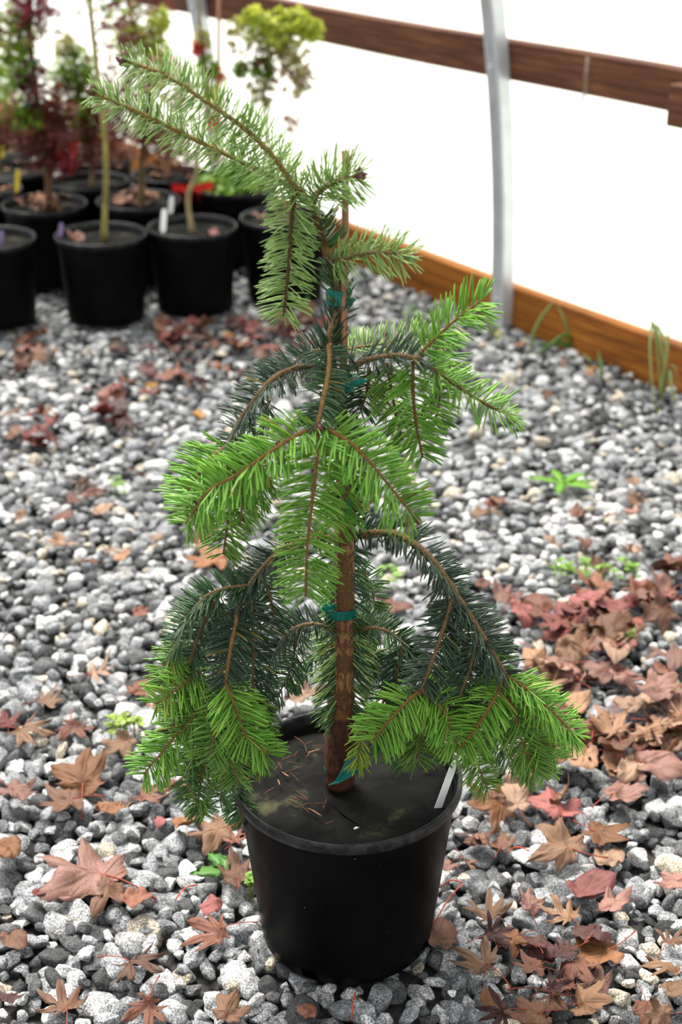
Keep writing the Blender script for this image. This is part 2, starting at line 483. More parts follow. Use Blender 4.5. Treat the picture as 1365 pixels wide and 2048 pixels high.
def rots(a, tx, ty):
    ca, sa = np.cos(a), np.sin(a); Z = np.zeros((len(a), 3, 3))
    Z[:, 0, 0] = ca; Z[:, 0, 1] = -sa; Z[:, 1, 0] = sa; Z[:, 1, 1] = ca; Z[:, 2, 2] = 1
    X = np.zeros_like(Z); c, s = np.cos(tx), np.sin(tx); X[:, 0, 0] = 1; X[:, 1, 1] = c; X[:, 1, 2] = -s; X[:, 2, 1] = s; X[:, 2, 2] = c
    Y = np.zeros_like(Z); c, s = np.cos(ty), np.sin(ty); Y[:, 1, 1] = 1; Y[:, 0, 0] = c; Y[:, 0, 2] = s; Y[:, 2, 0] = -s; Y[:, 2, 2] = c
    return np.einsum('nij,njk,nkl->nil', Z, X, Y)
RM = rots(ang, tx, ty)
# which 300 show largest: nearest and biggest inside the picture
def in_view(x, y):
    d = Vector((x, y, 0)) - CAM; z = d.y * _c - d.z * _s
    px = 682.5 + FPX * d.x / z; py = 1024 - FPX * (d.y * _s + d.z * _c) / z
    return px, py, z
PX = np.array([in_view(*p) for p in P])
vis = (PX[:, 0] > 5) & (PX[:, 0] < 1360) & (PX[:, 1] > 0) & (PX[:, 1] < 2040)
behind_pot = (np.abs(P[:, 0] - POTC.x) < 0.15) & (P[:, 1] > POTC.y - 0.05) & (P[:, 1] < POTC.y + 0.6)
score = np.where(vis & ~behind_pot, rad / PX[:, 2] + zc * 0.15, -1)
pick = np.argsort(-score)[:300]; picked = np.zeros(n, bool); picked[pick] = True
stone_me = []
for i in range(NV):
    col = np.ones((len(V3), 3))
    me = np_mesh('gravel_stone', rock3[i], F3, col); me.materials.append(M['stone']); stone_me.append(me)
for i in pick:
    o = bpy.data.objects.new('gravel_stone', stone_me[var[i]]); C.objects.link(o); o.parent = floor
    o.matrix_local = Matrix.Translation((P[i, 0], P[i, 1], zc[i])) @ Matrix(RM[i].tolist()).to_4x4() @ Matrix.Scale(rad[i] * 1.12, 4)
    o.color = (*tone[i], 1)
def merged(idx, shapes, F):
    Vs = []; Fs = []; Cs = []; base = 0
    for v in range(NV):
        ii = idx[var[idx] == v]
        if len(ii) == 0: continue
        S = shapes[v]; k = len(S)
        W = np.einsum('nij,vj->nvi', RM[ii], S) * (rad[ii] * 1.12)[:, None, None]
        W[:, :, 0] += P[ii, 0][:, None]; W[:, :, 1] += P[ii, 1][:, None]; W[:, :, 2] += zc[ii][:, None]
        Vs.append(W.reshape(-1, 3)); Cs.append(np.repeat(tone[ii], k, 0))
        Fs.append((F[None] + (base + np.arange(len(ii)) * k)[:, None, None]).reshape(-1, 3)); base += len(ii) * k
    return np.vstack(Vs), np.vstack(Fs), np.vstack(Cs)
rest = np.where(~picked)[0]
seen = np.abs(P[rest, 0]) < 0.34 * P[rest, 1] + 0.28
seen &= (P[rest, 1] > 1.05) & (P[rest, 1] < 5.0)
near = rest[seen & (P[rest, 1] < 2.1)]; far = rest[seen & (P[rest, 1] >= 2.1)]; out_ = rest[~seen]
V1, F1 = ico(1); rad[out_] = np.clip(rad[out_] * 1.35, .012, .026)
rock1 = [rock_shape(V1, np.random.default_rng(100 + i)) for i in range(NV)]
Vall, Fall, Call = [], [], []; vb = 0
for ii, shp, ff in ((near, rock3, F3), (far, rock2, F2), (out_, rock1, F1)):
    a = merged(ii, shp, ff); Vall.append(a[0]); Fall.append(a[1] + vb); Call.append(a[2]); vb += len(a[0])
Vall = np.vstack(Vall); Fall = np.vstack(Fall); Call = np.vstack(Call)
gr = link('gravel', np_mesh('gravel', Vall, Fall, Call), floor, M['stone'])
gr['kind'] = 'stuff'; gr['label'] = 'grey and white crushed stone gravel'

# ------------------------------------------------------------------ dry leaves
def leaf_outline(kind, rg):
    if kind == 'maple':
        L = [(0, 1.0, 30), (52, .86, 30), (-52, .86, 30), (108, .52, 28), (-108, .52, 28)]; base = .40; p = 1.0; teeth = .07
    elif kind == 'star':
        L = [(0, 1.0, 20), (36, .92, 19), (-36, .92, 19), (74, .74, 18), (-74, .74, 18), (118, .42, 18), (-118, .42, 18)]; base = .16; p = .85; teeth = .06
    else:      # oval, little lobed
        L = [(0, 1.0, 60), (40, .62, 50), (-40, .62, 50)]; base = .36; p = .8; teeth = .03
    L = [(a + rg.normal(0, 6), l * rg.uniform(.78, 1.1), w * rg.uniform(.85, 1.2)) for a, l, w in L]
    A = set(np.linspace(-180, 180, 73)[:-1].tolist())
    for a_, l, w in L: A |= {a_, a_ - 2.2, a_ + 2.2}
    A = np.array(sorted(A)); r = np.zeros(len(A)); vein = np.zeros(len(A))
    for a_, l, w in L:
        d = np.abs((A - a_ + 180) % 360 - 180)
        r = np.maximum(r, base * l ** .5 + (l - base * l ** .5) * np.clip(1 - d / w, 0, 1) ** p)
        vein = np.maximum(vein, (d < 1.0) * 1.0)
    r *= 1 + teeth * np.sin(A * 0.55 + rg.uniform(0, 6)) * (np.abs(np.sin(A * 0.31)))
    back = np.abs(A) > 150
    r[back] *= 0.5 + 0.5 * (180 - np.abs(A[back])) / 30
    return A, r, vein
def leaf_mesh(kind, seed, curl, fold):
    rg = np.random.default_rng(seed)
    A, r, vein = leaf_outline(kind, rg)
    m = len(A); rings = [0.0, .22, .45, .7, 1.0]
    pts = [(0, 0)]; vc = [0.75]
    for t in rings[1:]:
        for k in range(m):
            a_ = R(A[k]); pts.append((t * r[k] * math.sin(a_), t * r[k] * math.cos(a_))); vc.append(0.62 if vein[k] else (1.0 if t < .9 else .9))
    pts = np.array(pts); x, y = pts[:, 0].copy(), pts[:, 1].copy()
    rr = np.hypot(x, y); th = np.arctan2(x, y)
    ph = rg.uniform(0, 6.28, 4)
    z = curl * (.34 * x * x * rg.uniform(.4, 1.4) + .26 * y * y * rg.uniform(-.6, 1.4)) + .10 * rr * rr * np.sin(3 * th + ph[0]) * (1 + curl) \
        + .05 * rr * np.sin(5 * th + ph[1]) + .03 * np.sin(6 * x + ph[2]) * np.cos(5 * y + ph[3])
    z += np.array([.16 * mnoise.noise((2.6 * a_ + seed, 2.6 * b_, seed * .7)) + .05 * mnoise.noise((7 * a_ + seed, 7 * b_, seed)) for a_, b_ in zip(x, y)]) * (1 + .5 * abs(curl))
    z -= 0.035 * np.array(vc)
    # roll each side about the midrib: real bending with arc length kept
    if fold:
        ax = rg.uniform(-.5, .5); ca, sa = math.cos(ax), math.sin(ax)
        u = ca * x + sa * y; v = -sa * x + ca * y
        off = rg.uniform(-.15, .25); k = fold * 1.6
        d = np.clip(u - off, 0, None); ang_ = k * d
        nu = np.where(d > 0, off + np.sin(ang_) / max(k, 1e-3), u); nz = np.where(d > 0, (1 - np.cos(ang_)) / max(k, 1e-3), 0)
        z = z * np.where(d > 0, np.cos(ang_), 1) + nz; u = nu
        x = ca * u - sa * v; y = sa * u + ca * v
    top = np.stack([x, y, z], 1); F = []
    for k in range(m):
        k2 = (k + 1) % m; F.append((0, 1 + k2, 1 + k))
        for q in range(len(rings) - 2):
            b0 = 1 + q * m; b1 = 1 + (q + 1) * m
            F += [(b0 + k, b0 + k2, b1 + k2), (b0 + k, b1 + k2, b1 + k)]
    nv = len(top); F = np.array(F)
    bot = top.copy(); bot[:, 2] -= 0.006
    b1 = 1 + (len(rings) - 2) * m
    side = []
    for k in range(m):
        k2 = (k + 1) % m; side += [(b1 + k, b1 + k2, nv + b1 + k2), (b1 + k, nv + b1 + k2, nv + b1 + k)]
    Fa = np.vstack([F, F[:, ::-1] + nv, np.array(side)])
    vc = np.array(vc); colr = np.concatenate([vc, vc * 1.12])
    me = np_mesh('dry_leaf', np.vstack([top, bot]), Fa, np.stack([colr] * 3, 1)); me.materials.append(M['leaf'])
    return me
def petiole_mesh(seed):
    rg = np.random.default_rng(seed); L = rg.uniform(.6, .95); b = rg.uniform(-.35, .35)
    mb = MB(); mb.tube([(b * t * t, -L * t, .0 + .12 * t * (1 - t)) for t in np.linspace(0, 1, 6)], [.018, .014, .012, .012, .014, .022], 5, (.75, .55, .5))
    o = mb.build('petiole', M['leaf']); me = o.data; bpy.data.objects.remove(o); return me
LV = {}
for kd, sd in (('maple', 10), ('star', 40), ('oval', 70)):
    LV[kd] = [leaf_mesh(kd, sd + i, c_, f_) for i, (c_, f_) in enumerate(((.3, 0), (.8, 0), (-.8, 0), (1.2, .6), (.6, 1.1), (.8, 1.9), (.6, .45), (-1.2, .9)))]
PM = [petiole_mesh(i) for i in range(6)]
LK = 0.57
LC = dict(tan=(.52, .29, .16), orange=(.44, .19, .075), brown=(.30, .145, .08), pink=(.50, .26, .20), red=(.36, .095, .07), rust=(.37, .15, .09), dark=(.15, .055, .045), pale=(.60, .38, .25),
          crimson=(.30, .04, .03), gold=(.62, .30, .03), rose=(.48, .16, .14))
PLACED = []
def put_leaf(loc, size, kind, variant, color, rz, tilt, label, group=None, pet=False, flip=False):
    o = bpy.data.objects.new('dry_leaf', LV[kind][variant % 8]); C.objects.link(o)
    k = rng.uniform(.6, 1.3); o.color = (*[min(1, c * k * LK * f) for c, f in zip(LC[color], (1.0, .98, .98))], 1)
    loc = Vector(loc); nb = sum(1 for q, qs in PLACED if abs(q.z - loc.z) < .08 and (q.xy - loc.xy).length < .45 * (qs + size)); PLACED.append((loc.copy(), size)); loc.z += .0045 * min(nb, 4)
    if loc.z < .1:                                   # lie on the stones underneath
        dd = np.hypot(P[:, 0] - loc.x, P[:, 1] - loc.y); m_ = dd < size * .55
        if m_.any(): loc.z = max(loc.z - .004, float(np.sort((zc + rad * .62)[m_])[-min(2, int(m_.sum()))]) + .004 + .0045 * min(nb, 4))
    o.location = loc; o.scale = (size,) * 3
    o.rotation_euler = (tilt[0] + (math.pi if flip else 0), tilt[1], rz)
    tag(o, label, 'leaf', group)
    if pet:
        p = bpy.data.objects.new('petiole', PM[variant % 6]); C.objects.link(p); p.parent = o; p.color = (.45, .12, .07, 1)
    return o
# near leaves one by one: px, py, length in px, kind, variant, colour, direction of the tip in the picture (deg, 0 = right, 90 = up), label
NEAR = [
 (165, 1560, 100, 'maple', 4, 'orange', 100, 'large tan maple leaf folded like a tent left of the pot, below the fir tips'),
 (140, 1600, 80, 'maple', 6, 'brown', 200, 'brown lobed leaf half under the folded tan leaf left of the pot'),
 (215, 1610, 60, 'maple', 5, 'orange', 300, 'curled orange-brown leaf tucked under the right side of the folded tan leaf'),
 (285, 1592, 66, 'star', 1, 'rust', 20, 'rust coloured star-shaped leaf right of the folded tan leaf'),
 (322, 1632, 28, 'oval', 1, 'rose', 260, 'small rosy oval leaf standing on edge below the rust star leaf'),
 (200, 1745, 150, 'maple', 0, 'pink', 172, 'big flat pinkish-brown lobed leaf pointing left on the lower left gravel'),
 (215, 1775, 75, 'maple', 2, 'brown', 250, 'brown leaf lobe hanging below the big flat pinkish-brown leaf'),
 (272, 1790, 70, 'oval', 5, 'rust', 285, 'rolled rusty leaf at the stem end of the big pinkish-brown leaf'),
 (85, 1780, 34, 'oval', 5, 'red', 240, 'small red-brown curled scrap left of the big pinkish-brown leaf'),
 (18, 1695, 75, 'oval', 3, 'orange', 250, 'orange-tan leaf cut off by the left edge above the big pinkish-brown leaf'),
 (18, 1860, 56, 'oval', 4, 'brown', 320, 'tan-brown leaf cut off by the left edge in the lower corner'),
 (15, 1990, 40, 'maple', 5, 'dark', 300, 'dark brown leaf at the left edge near the bottom'),
 (28, 1590, 70, 'maple', 3, 'pink', 340, 'pinkish leaf at the left edge beside a tan stone'),
 (38, 1455, 75, 'star', 1, 'tan', 350, 'pale tan jagged leaf at the left edge, middle of the gravel'),
 (15, 1445, 45, 'maple', 6, 'red', 120, 'red-brown lobe under the pale tan jagged leaf at the left edge'),
 (85, 1395, 60, 'star', 2, 'tan', 25, 'tan star leaf lying on grey stones above the left jagged leaf'),
 (145, 1440, 70, 'star', 0, 'rust', 300, 'rust star leaf with spread points at the middle left'),
 (185, 1345, 60, 'star', 6, 'pale', 10, 'thin pale fingered leaf on light stones at the middle left'),
 (275, 1375, 52, 'maple', 0, 'rust', 40, 'flat rusty pink toothed leaf just left of the fir needles'),
 (312, 1420, 44, 'maple', 3, 'rust', 330, 'rusty leaf partly hidden by the left fir tips'),
 (250, 1480, 60, 'maple', 4, 'tan', 220, 'crumpled tan leaf beside the small clover patch'),
 (350, 1560, 55, 'maple', 5, 'red', 330, 'red-brown leaf in the shade of the left fir tips'),
 (438, 1655, 88, 'maple', 0, 'tan', 200, 'light orange-tan leaf lying against the left side of the pot'),
 (380, 1640, 62, 'oval', 5, 'orange', 250, 'curled orange leaf left of the light orange-tan leaf by the pot'),
 (470, 1690, 52, 'star', 3, 'rust', 70, 'rust leaf squeezed against the pot wall at its left'),
 (475, 1760, 66, 'maple', 3, 'brown', 120, 'brown leaf leaning on the lower left of the pot'),
 (428, 1795, 54, 'oval', 2, 'rose', 240, 'round rose-brown leaf with a pale stem left of the pot foot'),
 (440, 1850, 90, 'star', 0, 'rust', 190, 'brown star-shaped leaf with fine points near the pot foot on the left'),
 (260, 1920, 84, 'star', 1, 'brown', 330, 'brown fingered leaf low on the left gravel'),
 (130, 2005, 80, 'star', 2, 'brown', 120, 'brown star leaf standing up at the bottom left'),
 (298, 2000, 78, 'star', 0, 'rust', 270, 'rusty star leaf with drooping points at the bottom, left of the pot'),
 (455, 2020, 62, 'maple', 0, 'tan', 60, 'light tan three-pointed leaf at the bottom, left of the pot front'),
 (617, 2025, 45, 'oval', 4, 'rust', 100, 'small pinkish rust leaf standing in front of the pot'),
 (433, 1112, 80, 'maple', 6, 'orange', 185, 'bright orange-brown leaf behind the fir, below its left bright shoots'),
 (405, 1075, 48, 'maple', 1, 'crimson', 40, 'dark crimson leaf behind the left bright shoots of the fir'),
 (310, 1075, 30, 'star', 4, 'tan', 80, 'small pale twisted leaf left of the bright fir shoots'),
 (285, 1220, 36, 'oval', 5, 'rust', 240, 'curled rust leaf on light gravel left of the fir'),
 (1120, 1615, 88, 'maple', 0, 'rose', 95, 'rose-red maple leaf lying flat right of the pot'),
 (1000, 1605, 92, 'maple', 4, 'orange', 200, 'folded orange-tan leaf between the pot rim and the rose-red leaf'),
 (1195, 1660, 80, 'maple', 6, 'orange', 330, 'orange-brown lobed leaf under the right side of the rose-red leaf'),
 (1135, 1705, 96, 'maple', 7, 'tan', 150, 'broad light tan leaf with clear veins and a bent point right of the pot'),
 (1215, 1718, 68, 'oval', 4, 'pale', 60, 'pale pinkish upright leaf right of the broad light tan leaf'),
 (1160, 1775, 90, 'oval', 5, 'rose', 5, 'rolled purplish pink leaf lying like a tube right of the pot'),
 (1062, 1805, 52, 'maple', 1, 'pink', 80, 'pink leaf left of the rolled purplish leaf'),
 (980, 1830, 74, 'star', 4, 'tan', 100, 'dry tan crinkled leaf standing upright right of the pot'),
 (1140, 1825, 70, 'star', 2, 'tan', 130, 'tan pointed leaf with a long pale stem below the rolled leaf'),
 (1222, 1820, 60, 'maple', 3, 'pink', 40, 'pinkish-brown leaf right of the tan pointed leaf'),
 (1030, 1872, 56, 'maple', 0, 'orange', 210, 'orange heart-like leaf lying flat near the pot foot on the right'),
 (1212, 1895, 96, 'maple', 1, 'orange', 190, 'large orange-brown toothed leaf with one bitten side at the lower right'),
 (975, 1925, 92, 'star', 0, 'tan', 140, 'large tan star leaf draped over stones right of the pot foot'),
 (1105, 1985, 104, 'star', 1, 'brown', 330, 'largest brown star leaf at the lower right with a long midrib'),
 (1195, 1965, 62, 'maple', 5, 'pink', 60, 'crumpled pinkish-brown leaf right of the largest brown star leaf'),
 (1090, 1915, 66, 'oval', 5, 'dark', 80, 'dark curled leaf above the largest brown star leaf'),
 (985, 2010, 46, 'oval', 5, 'orange', 110, 'narrow glossy orange leaf at the bottom right of the pot'),
 (1075, 2040, 70, 'maple', 3, 'brown', 200, 'brown leaf cut off by the bottom edge at the right'),
 (1300, 1500, 92, 'maple', 5, 'rust', 10, 'large curled dark-mouthed leaf rolled like a cup near the right edge'),
 (1235, 1595, 82, 'maple', 7, 'pink', 10, 'folded pinkish-tan leaf above the orange-brown lobed leaf'),
 (1330, 1465, 60, 'maple', 3, 'tan', 350, 'tan leaf lying over the cup-shaped leaf at the right edge'),
 (1028, 1548, 66, 'oval', 2, 'pale', 320, 'pale spotted tan leaf below the right fir tips'),
 (880, 1870, 82, 'oval', 4, 'brown', 75, 'long brown leaf leaning against the right foot of the pot'),
 (1340, 1990, 62, 'oval', 3, 'tan', 20, 'tan leaf on light stones at the right edge, bottom corner'),
 (1340, 1880, 50, 'star', 4, 'brown', 40, 'brown dry star leaf at the right edge above the bottom corner'),
 (1355, 1770, 50, 'maple', 3, 'pink', 200, 'pink leaf edge poking in at the right border'),
 (900, 1740, 40, 'maple', 3, 'pink', 240, 'small pink leaf beside the right wall of the pot'),
 (780, 1205, 60, 'maple', 0, 'rust', 340, 'rust red leaf on the gravel right behind the fir trunk'),
 (600, 1400, 60, 'maple', 3, 'pale', 20, 'pale pink leaf behind the rim of the pot, left of the trunk'),
 (960, 1165, 34, 'oval', 1, 'rust', 10, 'small rust oval leaf right of the arching fir branch'),
 (1140, 1225, 84, 'maple', 6, 'pink', 15, 'large pale pink leaf below the green clover patch'),
 (1235, 1280, 78, 'maple', 1, 'rust', 250, 'broad rusty leaf below the right end of the clover patch'),
 (1310, 1165, 60, 'star', 2, 'orange', 300, 'bright orange-brown leaf right of the clover patch'),
 (1270, 1205, 44, 'oval', 4, 'crimson', 100, 'bright red leaf among the brown ones right of the clover patch'),
]
for i, (px, py, L, kd, v, c_, dr, lab) in enumerate(NEAR):
    g = ground(px, py, 0.012); sc = L * (Vector(g) - CAM).length / FPX
    a_ = R(dr); d = Vector((math.cos(a_), math.sin(a_) * 1.35, 0)); rz = math.atan2(d.y, d.x) - math.pi / 2
    put_leaf((g.x, g.y, 0.010 + rng.uniform(0, .006) + (0.012 if v in (3, 7) else 0)), sc * 0.98, kd, v, c_, rz, (rng.normal(0.05, .14), rng.normal(0, .14)), lab, pet=kd != 'oval')
# drifts: polygon (px), count, colours, size range in m, shared label
def inpoly(x, y, poly):
    r = False; j = len(poly) - 1
    for i in range(len(poly)):
        xi, yi = poly[i]; xj, yj = poly[j]
        if (yi > y) != (yj > y) and x < (xj - xi) * (y - yi) / (yj - yi) + xi: r = not r
        j = i
    return r
DRIFTS = [
 ([(1010, 1195), (1120, 1130), (1365, 1110), (1365, 1330), (1180, 1330), (1040, 1260)], 34, ('rust', 'rust', 'pink', 'red', 'brown', 'rose'), (.046, .068), 'in the drift around the long clover patch', 'leaf drift by the clover patch'),
 ([(1060, 1300), (1365, 1300), (1365, 1560), (1160, 1560), (1090, 1450)], 46, ('rust', 'pink', 'pink', 'pale', 'brown', 'tan'), (.044, .066), 'in the thick drift right of the fir', 'thick leaf drift right of the fir'),
 ([(930, 1520), (1100, 1490), (1200, 1560), (1100, 1640), (960, 1640)], 7, ('tan', 'pale', 'brown', 'orange'), (.035, .055), 'in the litter under the right fir tips', 'litter under the right fir tips'),
 ([(930, 1000), (1320, 960), (1340, 1100), (960, 1110)], 15, ('tan', 'pale', 'pink', 'rust'), (.028, .045), 'in the blurred litter strip right of the trunk', 'litter strip right of the trunk'),
 ([(300, 600), (560, 590), (640, 650), (560, 720), (330, 690)], 38, ('rust', 'red', 'red', 'brown', 'dark'), (.040, .062), 'in the patch below the black pots', 'leaf patch below the black pots'),
 ([(200, 690), (520, 690), (480, 760), (300, 800), (180, 790)], 18, ('red', 'rust', 'brown', 'dark'), (.040, .060), 'scattered left of the upper fir trunk', 'dark red leaves left of the upper trunk'),
 ([(170, 800), (280, 790), (290, 850), (190, 850)], 6, ('red', 'rust', 'dark'), (.045, .065), 'in the small clump mid left gravel', 'red clump on the left gravel'),
 ([(0, 790), (90, 800), (110, 880), (40, 890), (0, 860)], 9, ('rust', 'orange', 'red', 'brown'), (.045, .068), 'in the left edge clump below the pots', 'orange-red clump at the left edge'),
 ([(0, 660), (110, 640), (110, 730), (0, 760)], 10, ('rust', 'brown', 'orange'), (.04, .06), 'heaped at the foot of the leftmost pot', 'leaves at the foot of the leftmost pot'),
 ([(30, 960), (360, 940), (300, 1160), (40, 1200)], 14, ('tan', 'rust', 'pale', 'brown'), (.026, .042), 'scrap on open gravel left of the fir', 'tan scraps on the left gravel'),
 ([(500, 590), (660, 600), (700, 640), (560, 660)], 8, ('red', 'rust', 'crimson'), (.04, .055), 'near the right end of the black pots', 'dark red leaves near the last black pot'),
 ([(980, 670), (1200, 700), (1180, 800), (1000, 780)], 5, ('tan', 'orange', 'gold'), (.022, .035), 'before the orange plank', 'tiny leaves before the plank'),
 ([(900, 1660), (1060, 1680), (1080, 1760), (920, 1780)], 4, ('rust', 'brown'), (.022, .035), 'scrap among stones right of the pot wall', 'scraps right of the pot wall'),
 ([(900, 1880), (1365, 1850), (1365, 2048), (900, 2048)], 14, ('brown', 'rust', 'dark', 'tan'), (.03, .05), 'fragment in the lower right litter', 'lower right litter'),
]
CW = dict(tan='tan', orange='orange-brown', brown='brown', pink='pinkish', red='red-brown', rust='rust', dark='dark', pale='pale', crimson='crimson', gold='golden', rose='rosy')
BGPOTS = ((-.965, 3.90), (-.665, 3.945), (-.42, 4.03), (-.165, 4.13)); tries = 0
for poly, cnt, cols, (s0, s1), lab, grp in DRIFTS:
    xs = [p[0] for p in poly]; ys = [p[1] for p in poly]; k = 0
    while k < cnt:
        px, py = rng.uniform(min(xs), max(xs)), rng.uniform(min(ys), max(ys))
        if not inpoly(px, py, poly): continue
        g = ground(px, py, .012)
        if any(math.hypot(g.x - a_, g.y - b_) < .175 for a_, b_ in BGPOTS): tries += 1
        else: tries = 99
        if tries < 60: continue
        tries = 0; k += 1
        kd = ('maple', 'maple', 'star', 'oval')[rng.integers(0, 4)]
        vv = int(rng.integers(0, 8)); cc = cols[rng.integers(0, len(cols))]
        lb = '%s %s %s leaf %s' % (CW[cc], 'flat' if vv < 3 else 'folded' if vv in (3, 6, 7) else 'curled', dict(maple='lobed', star='star', oval='oval')[kd], lab)
        put_leaf((g.x, g.y, 0.010 + rng.uniform(0, .014)), rng.uniform(s0, s1), kd, vv, cc, rng.uniform(0, 6.28),
                 (rng.normal(0, .3), rng.normal(0, .3)), lb, grp, pet=g.y < 2.3)
for (px, py, lab) in ((450, 672, 'golden yellow leaf on the gravel below the pots, right one of two'), (402, 828, 'golden yellow leaf lying left of the fir shoots'), (300, 770, 'yellow leaf fragment on the left gravel beside red leaves')):
    g = ground(px, py, .014); put_leaf((g.x, g.y, .014), .035, 'oval', 1, 'gold', 1.0 + px, (.1, .1), lab)
g = ground(450, 735, .014); put_leaf((g.x, g.y, .016), .05, 'maple', 3, 'orange', 2.0, (.1, .1), 'bright orange-red curled leaf below the row of black pots')
# loose red stalks on the gravel
for (x0, y0, x1, y1, lab) in ((880, 1775, 925, 1765, 'thin red stalk lying right of the pot wall'), (868, 1850, 925, 1768, 'long orange-red stalk leaning right of the pot foot'), (703, 2040, 712, 1985, 'short red stalk upright in front of the pot'),
                              (395, 1770, 350, 1800, 'bent red stalk left of the pot'), (1010, 1705, 1060, 1702, 'thin brown stalk on stones right of the pot')):
    a_, b_ = ground(x0, y0, .016), ground(x1, y1, .03)
    mb = MB(); mid = (a_ + b_) / 2 + Vector((0, 0, .008)); mb.tube([p - a_ for p in spline([a_, mid, b_], 4)], .0009, 5, (1.1, .6, .4))
    o = mb.build('leaf_stalk', M['leaf']); o.location = a_; o.color = (.5, .1, .04, 1); tag(o, lab, 'stalk', 'loose leaf stalks')

# ------------------------------------------------------------------ black nursery pot
def pot_parts(root, r=0.14, h=0.24, n=72, notch=True, taper=0.775, discz=0.022, with_disc=True):
    rb = r * taper
    def w(z): return rb + (r * 0.945 - rb) * z / (h * 0.9)
    prof = [(rb * 0.55, 0.004), (rb - 0.006, 0.003), (rb, 0.004), (w(.018), .018), (w(.07), .07), (w(.14), .14), (w(h * .90), h * .90), (w(h * .94), h * .945),
            (w(h * .94) - 0.0035, h * .94), (w(h * .7) - .0035, h * .7), (w(.018) - .0035, .018), (rb - .0045, .004)]
    def skip(i, k):
        if not notch: return False
        if i in (2, 10): return (k + 24) % 18 in (0, 1)
        return False
    body = lathe('pot_body', prof, n, M['pot'], root, skip)
    rp = [(w(h * .935) - .001, h * .935), (r * .985, h * .938), (r, h * .945), (r * 1.003, h * .97), (r * 1.0, h * .99), (r * .988, h * 1.0), (r * .965, h * .995), (r * .952, h * .975), (r * .925, h * .90), (r * .895, h * .82)]
    rim = lathe('rim', rp, n, M['rim'], root)
    if with_disc:
        V = [(0, 0, h - discz)]; F = []; ns, nr = 48, 8; rr = r * .925
        for j in range(1, nr + 1):
            for k in range(ns):
                a_ = 2 * math.pi * k / ns; q = rr * j / nr; x, y = q * math.cos(a_), q * math.sin(a_)
                z = h - discz + 0.006 * mnoise.noise((x * 14 + r * 90, y * 14, r * 40)) - 0.002 * (j / nr) ** 4
                V.append((x, y, z))
        for k in range(ns):
            k2 = (k + 1) % ns; F.append((0, 1 + k, 1 + k2, 1 + k2))
            for j in range(nr - 1):
                b0 = 1 + j * ns; F.append((b0 + k, b0 + ns + k, b0 + ns + k2, b0 + k2))
        tri = []
        for f in F:
            tri.append(f[:3]);
            if f[2] != f[3]: tri.append((f[0], f[2], f[3]))
        d = link('weed_disc', np_mesh('weed_disc', V, tri), root, M['disc']); d['label'] = 'dark felt weed disc covering the soil'
    body['label'] = 'black plastic nursery pot wall'
    return body, rim

fir = empty('potted_fir', POTC)
tag(fir, 'young weeping fir with bright green drooping shoots, tied to a stake in a black pot', 'potted tree')
pot_parts(fir, 0.140, 0.24)
# slit fold of the disc in front of the trunk
mb = MB(); a_ = [Vector((.006, -.018, .2195)), Vector((.025, -.05, .2225)), Vector((.05, -.075, .2205)), Vector((.072, -.09, .218))]
e1 = [p + Vector((-.030, -.006, -.003)) for p in a_]; e2 = [p + Vector((.030, .020, -.002)) for p in a_]
vs_ = e1 + a_ + e2; fs = [(i, i + 1, 4 + i + 1, 4 + i) for i in range(3)] + [(4 + i, 5 + i, 9 + i, 8 + i) for i in range(3)]
mb.add(vs_, fs); o = mb.build('disc_flap', M['disc'], fir); o['label'] = 'raised flap along the slit of the weed disc'
def fl(p): return Vector(p) - POTC            # into the fir's own frame

# ------------------------------------------------------------------ fir: trunk, stake, ties, shoots
Y0 = 1.447
def tp(px, py, dy=0.0): return fl(at(px, py, Y0 + dy))
trunk_px = [(680, 1568, 0, .0190), (681, 1530, 0, .0200), (684, 1490, 0, .0190), (686, 1455, 0, .0172), (688, 1425, 0, .0142), (689, 1370, 0, .0130), (690, 1300, 0, .0125), (692, 1262, 0, .0136), (691, 1220, 0, .0120),
            (690, 1150, 0, .0116), (692, 1085, 0, .0120), (691, 1060, 0, .0098), (694, 1000, 0, .0088), (692, 920, -.003, .0080), (680, 840, -.006, .0074), (668, 770, -.008, .0072), (660, 710, -.008, .0070),
            (668, 650, -.004, .0058), (678, 600, -.002, .0052), (668, 560, 0, .0048), (655, 510, 0, .0044), (645, 470, 0, .0044), (632, 432, 0, .0044), (627, 405, 0, .0038), (640, 382, 0, .0030), (680, 362, -.004, .0026), (712, 353, -.008, .0022)]
def build_trunk():
    pts = [tp(*t[:3]) for t in trunk_px]; sp = spline(pts, 5); rad_ = []
    for i in range(len(pts) - 1):
        for k in range(5): rad_.append(trunk_px[i][3] + (trunk_px[i + 1][3] - trunk_px[i][3]) * k / 5)
    rad_.append(trunk_px[-1][3]); rad_ = [r * .93 * (1 + .04 * math.sin(i * 1.7) + .03 * math.sin(i * 3.3)) for i, r in enumerate(rad_)]
    mb = MB(); n = 18; mb.tube(sp, rad_, n)
    # dark graft union at the foot, duller green-brown higher up
    for i in range(len(sp)):
        z = sp[i].z; c_ = (1, 1, 1)
        if z < .325: c_ = (.22, .14, .13)
        elif z < .35: c_ = (.6, .5, .45)
        elif z > .60: c_ = (.5, .55, .4)
        for k in range(n): mb.c[i * n + k] = c_
    return mb.build('trunk', M['bark'], fir)
build_trunk()['label'] = 'reddish-brown trunk with a dark knobbly graft at the foot'
mb = MB(); sk = [(655, 1540, .004, .0054), (662, 1430, .006, .0052), (672, 1220, .012, .0050), (676, 1100, .012, .0048), (682, 900, .012, .0045), (688, 700, -.008, .0042), (689, 600, -.008, .0040), (690, 470, .008, .0042), (691, 440, .008, .0036), (691, 302, .008, .0036)]
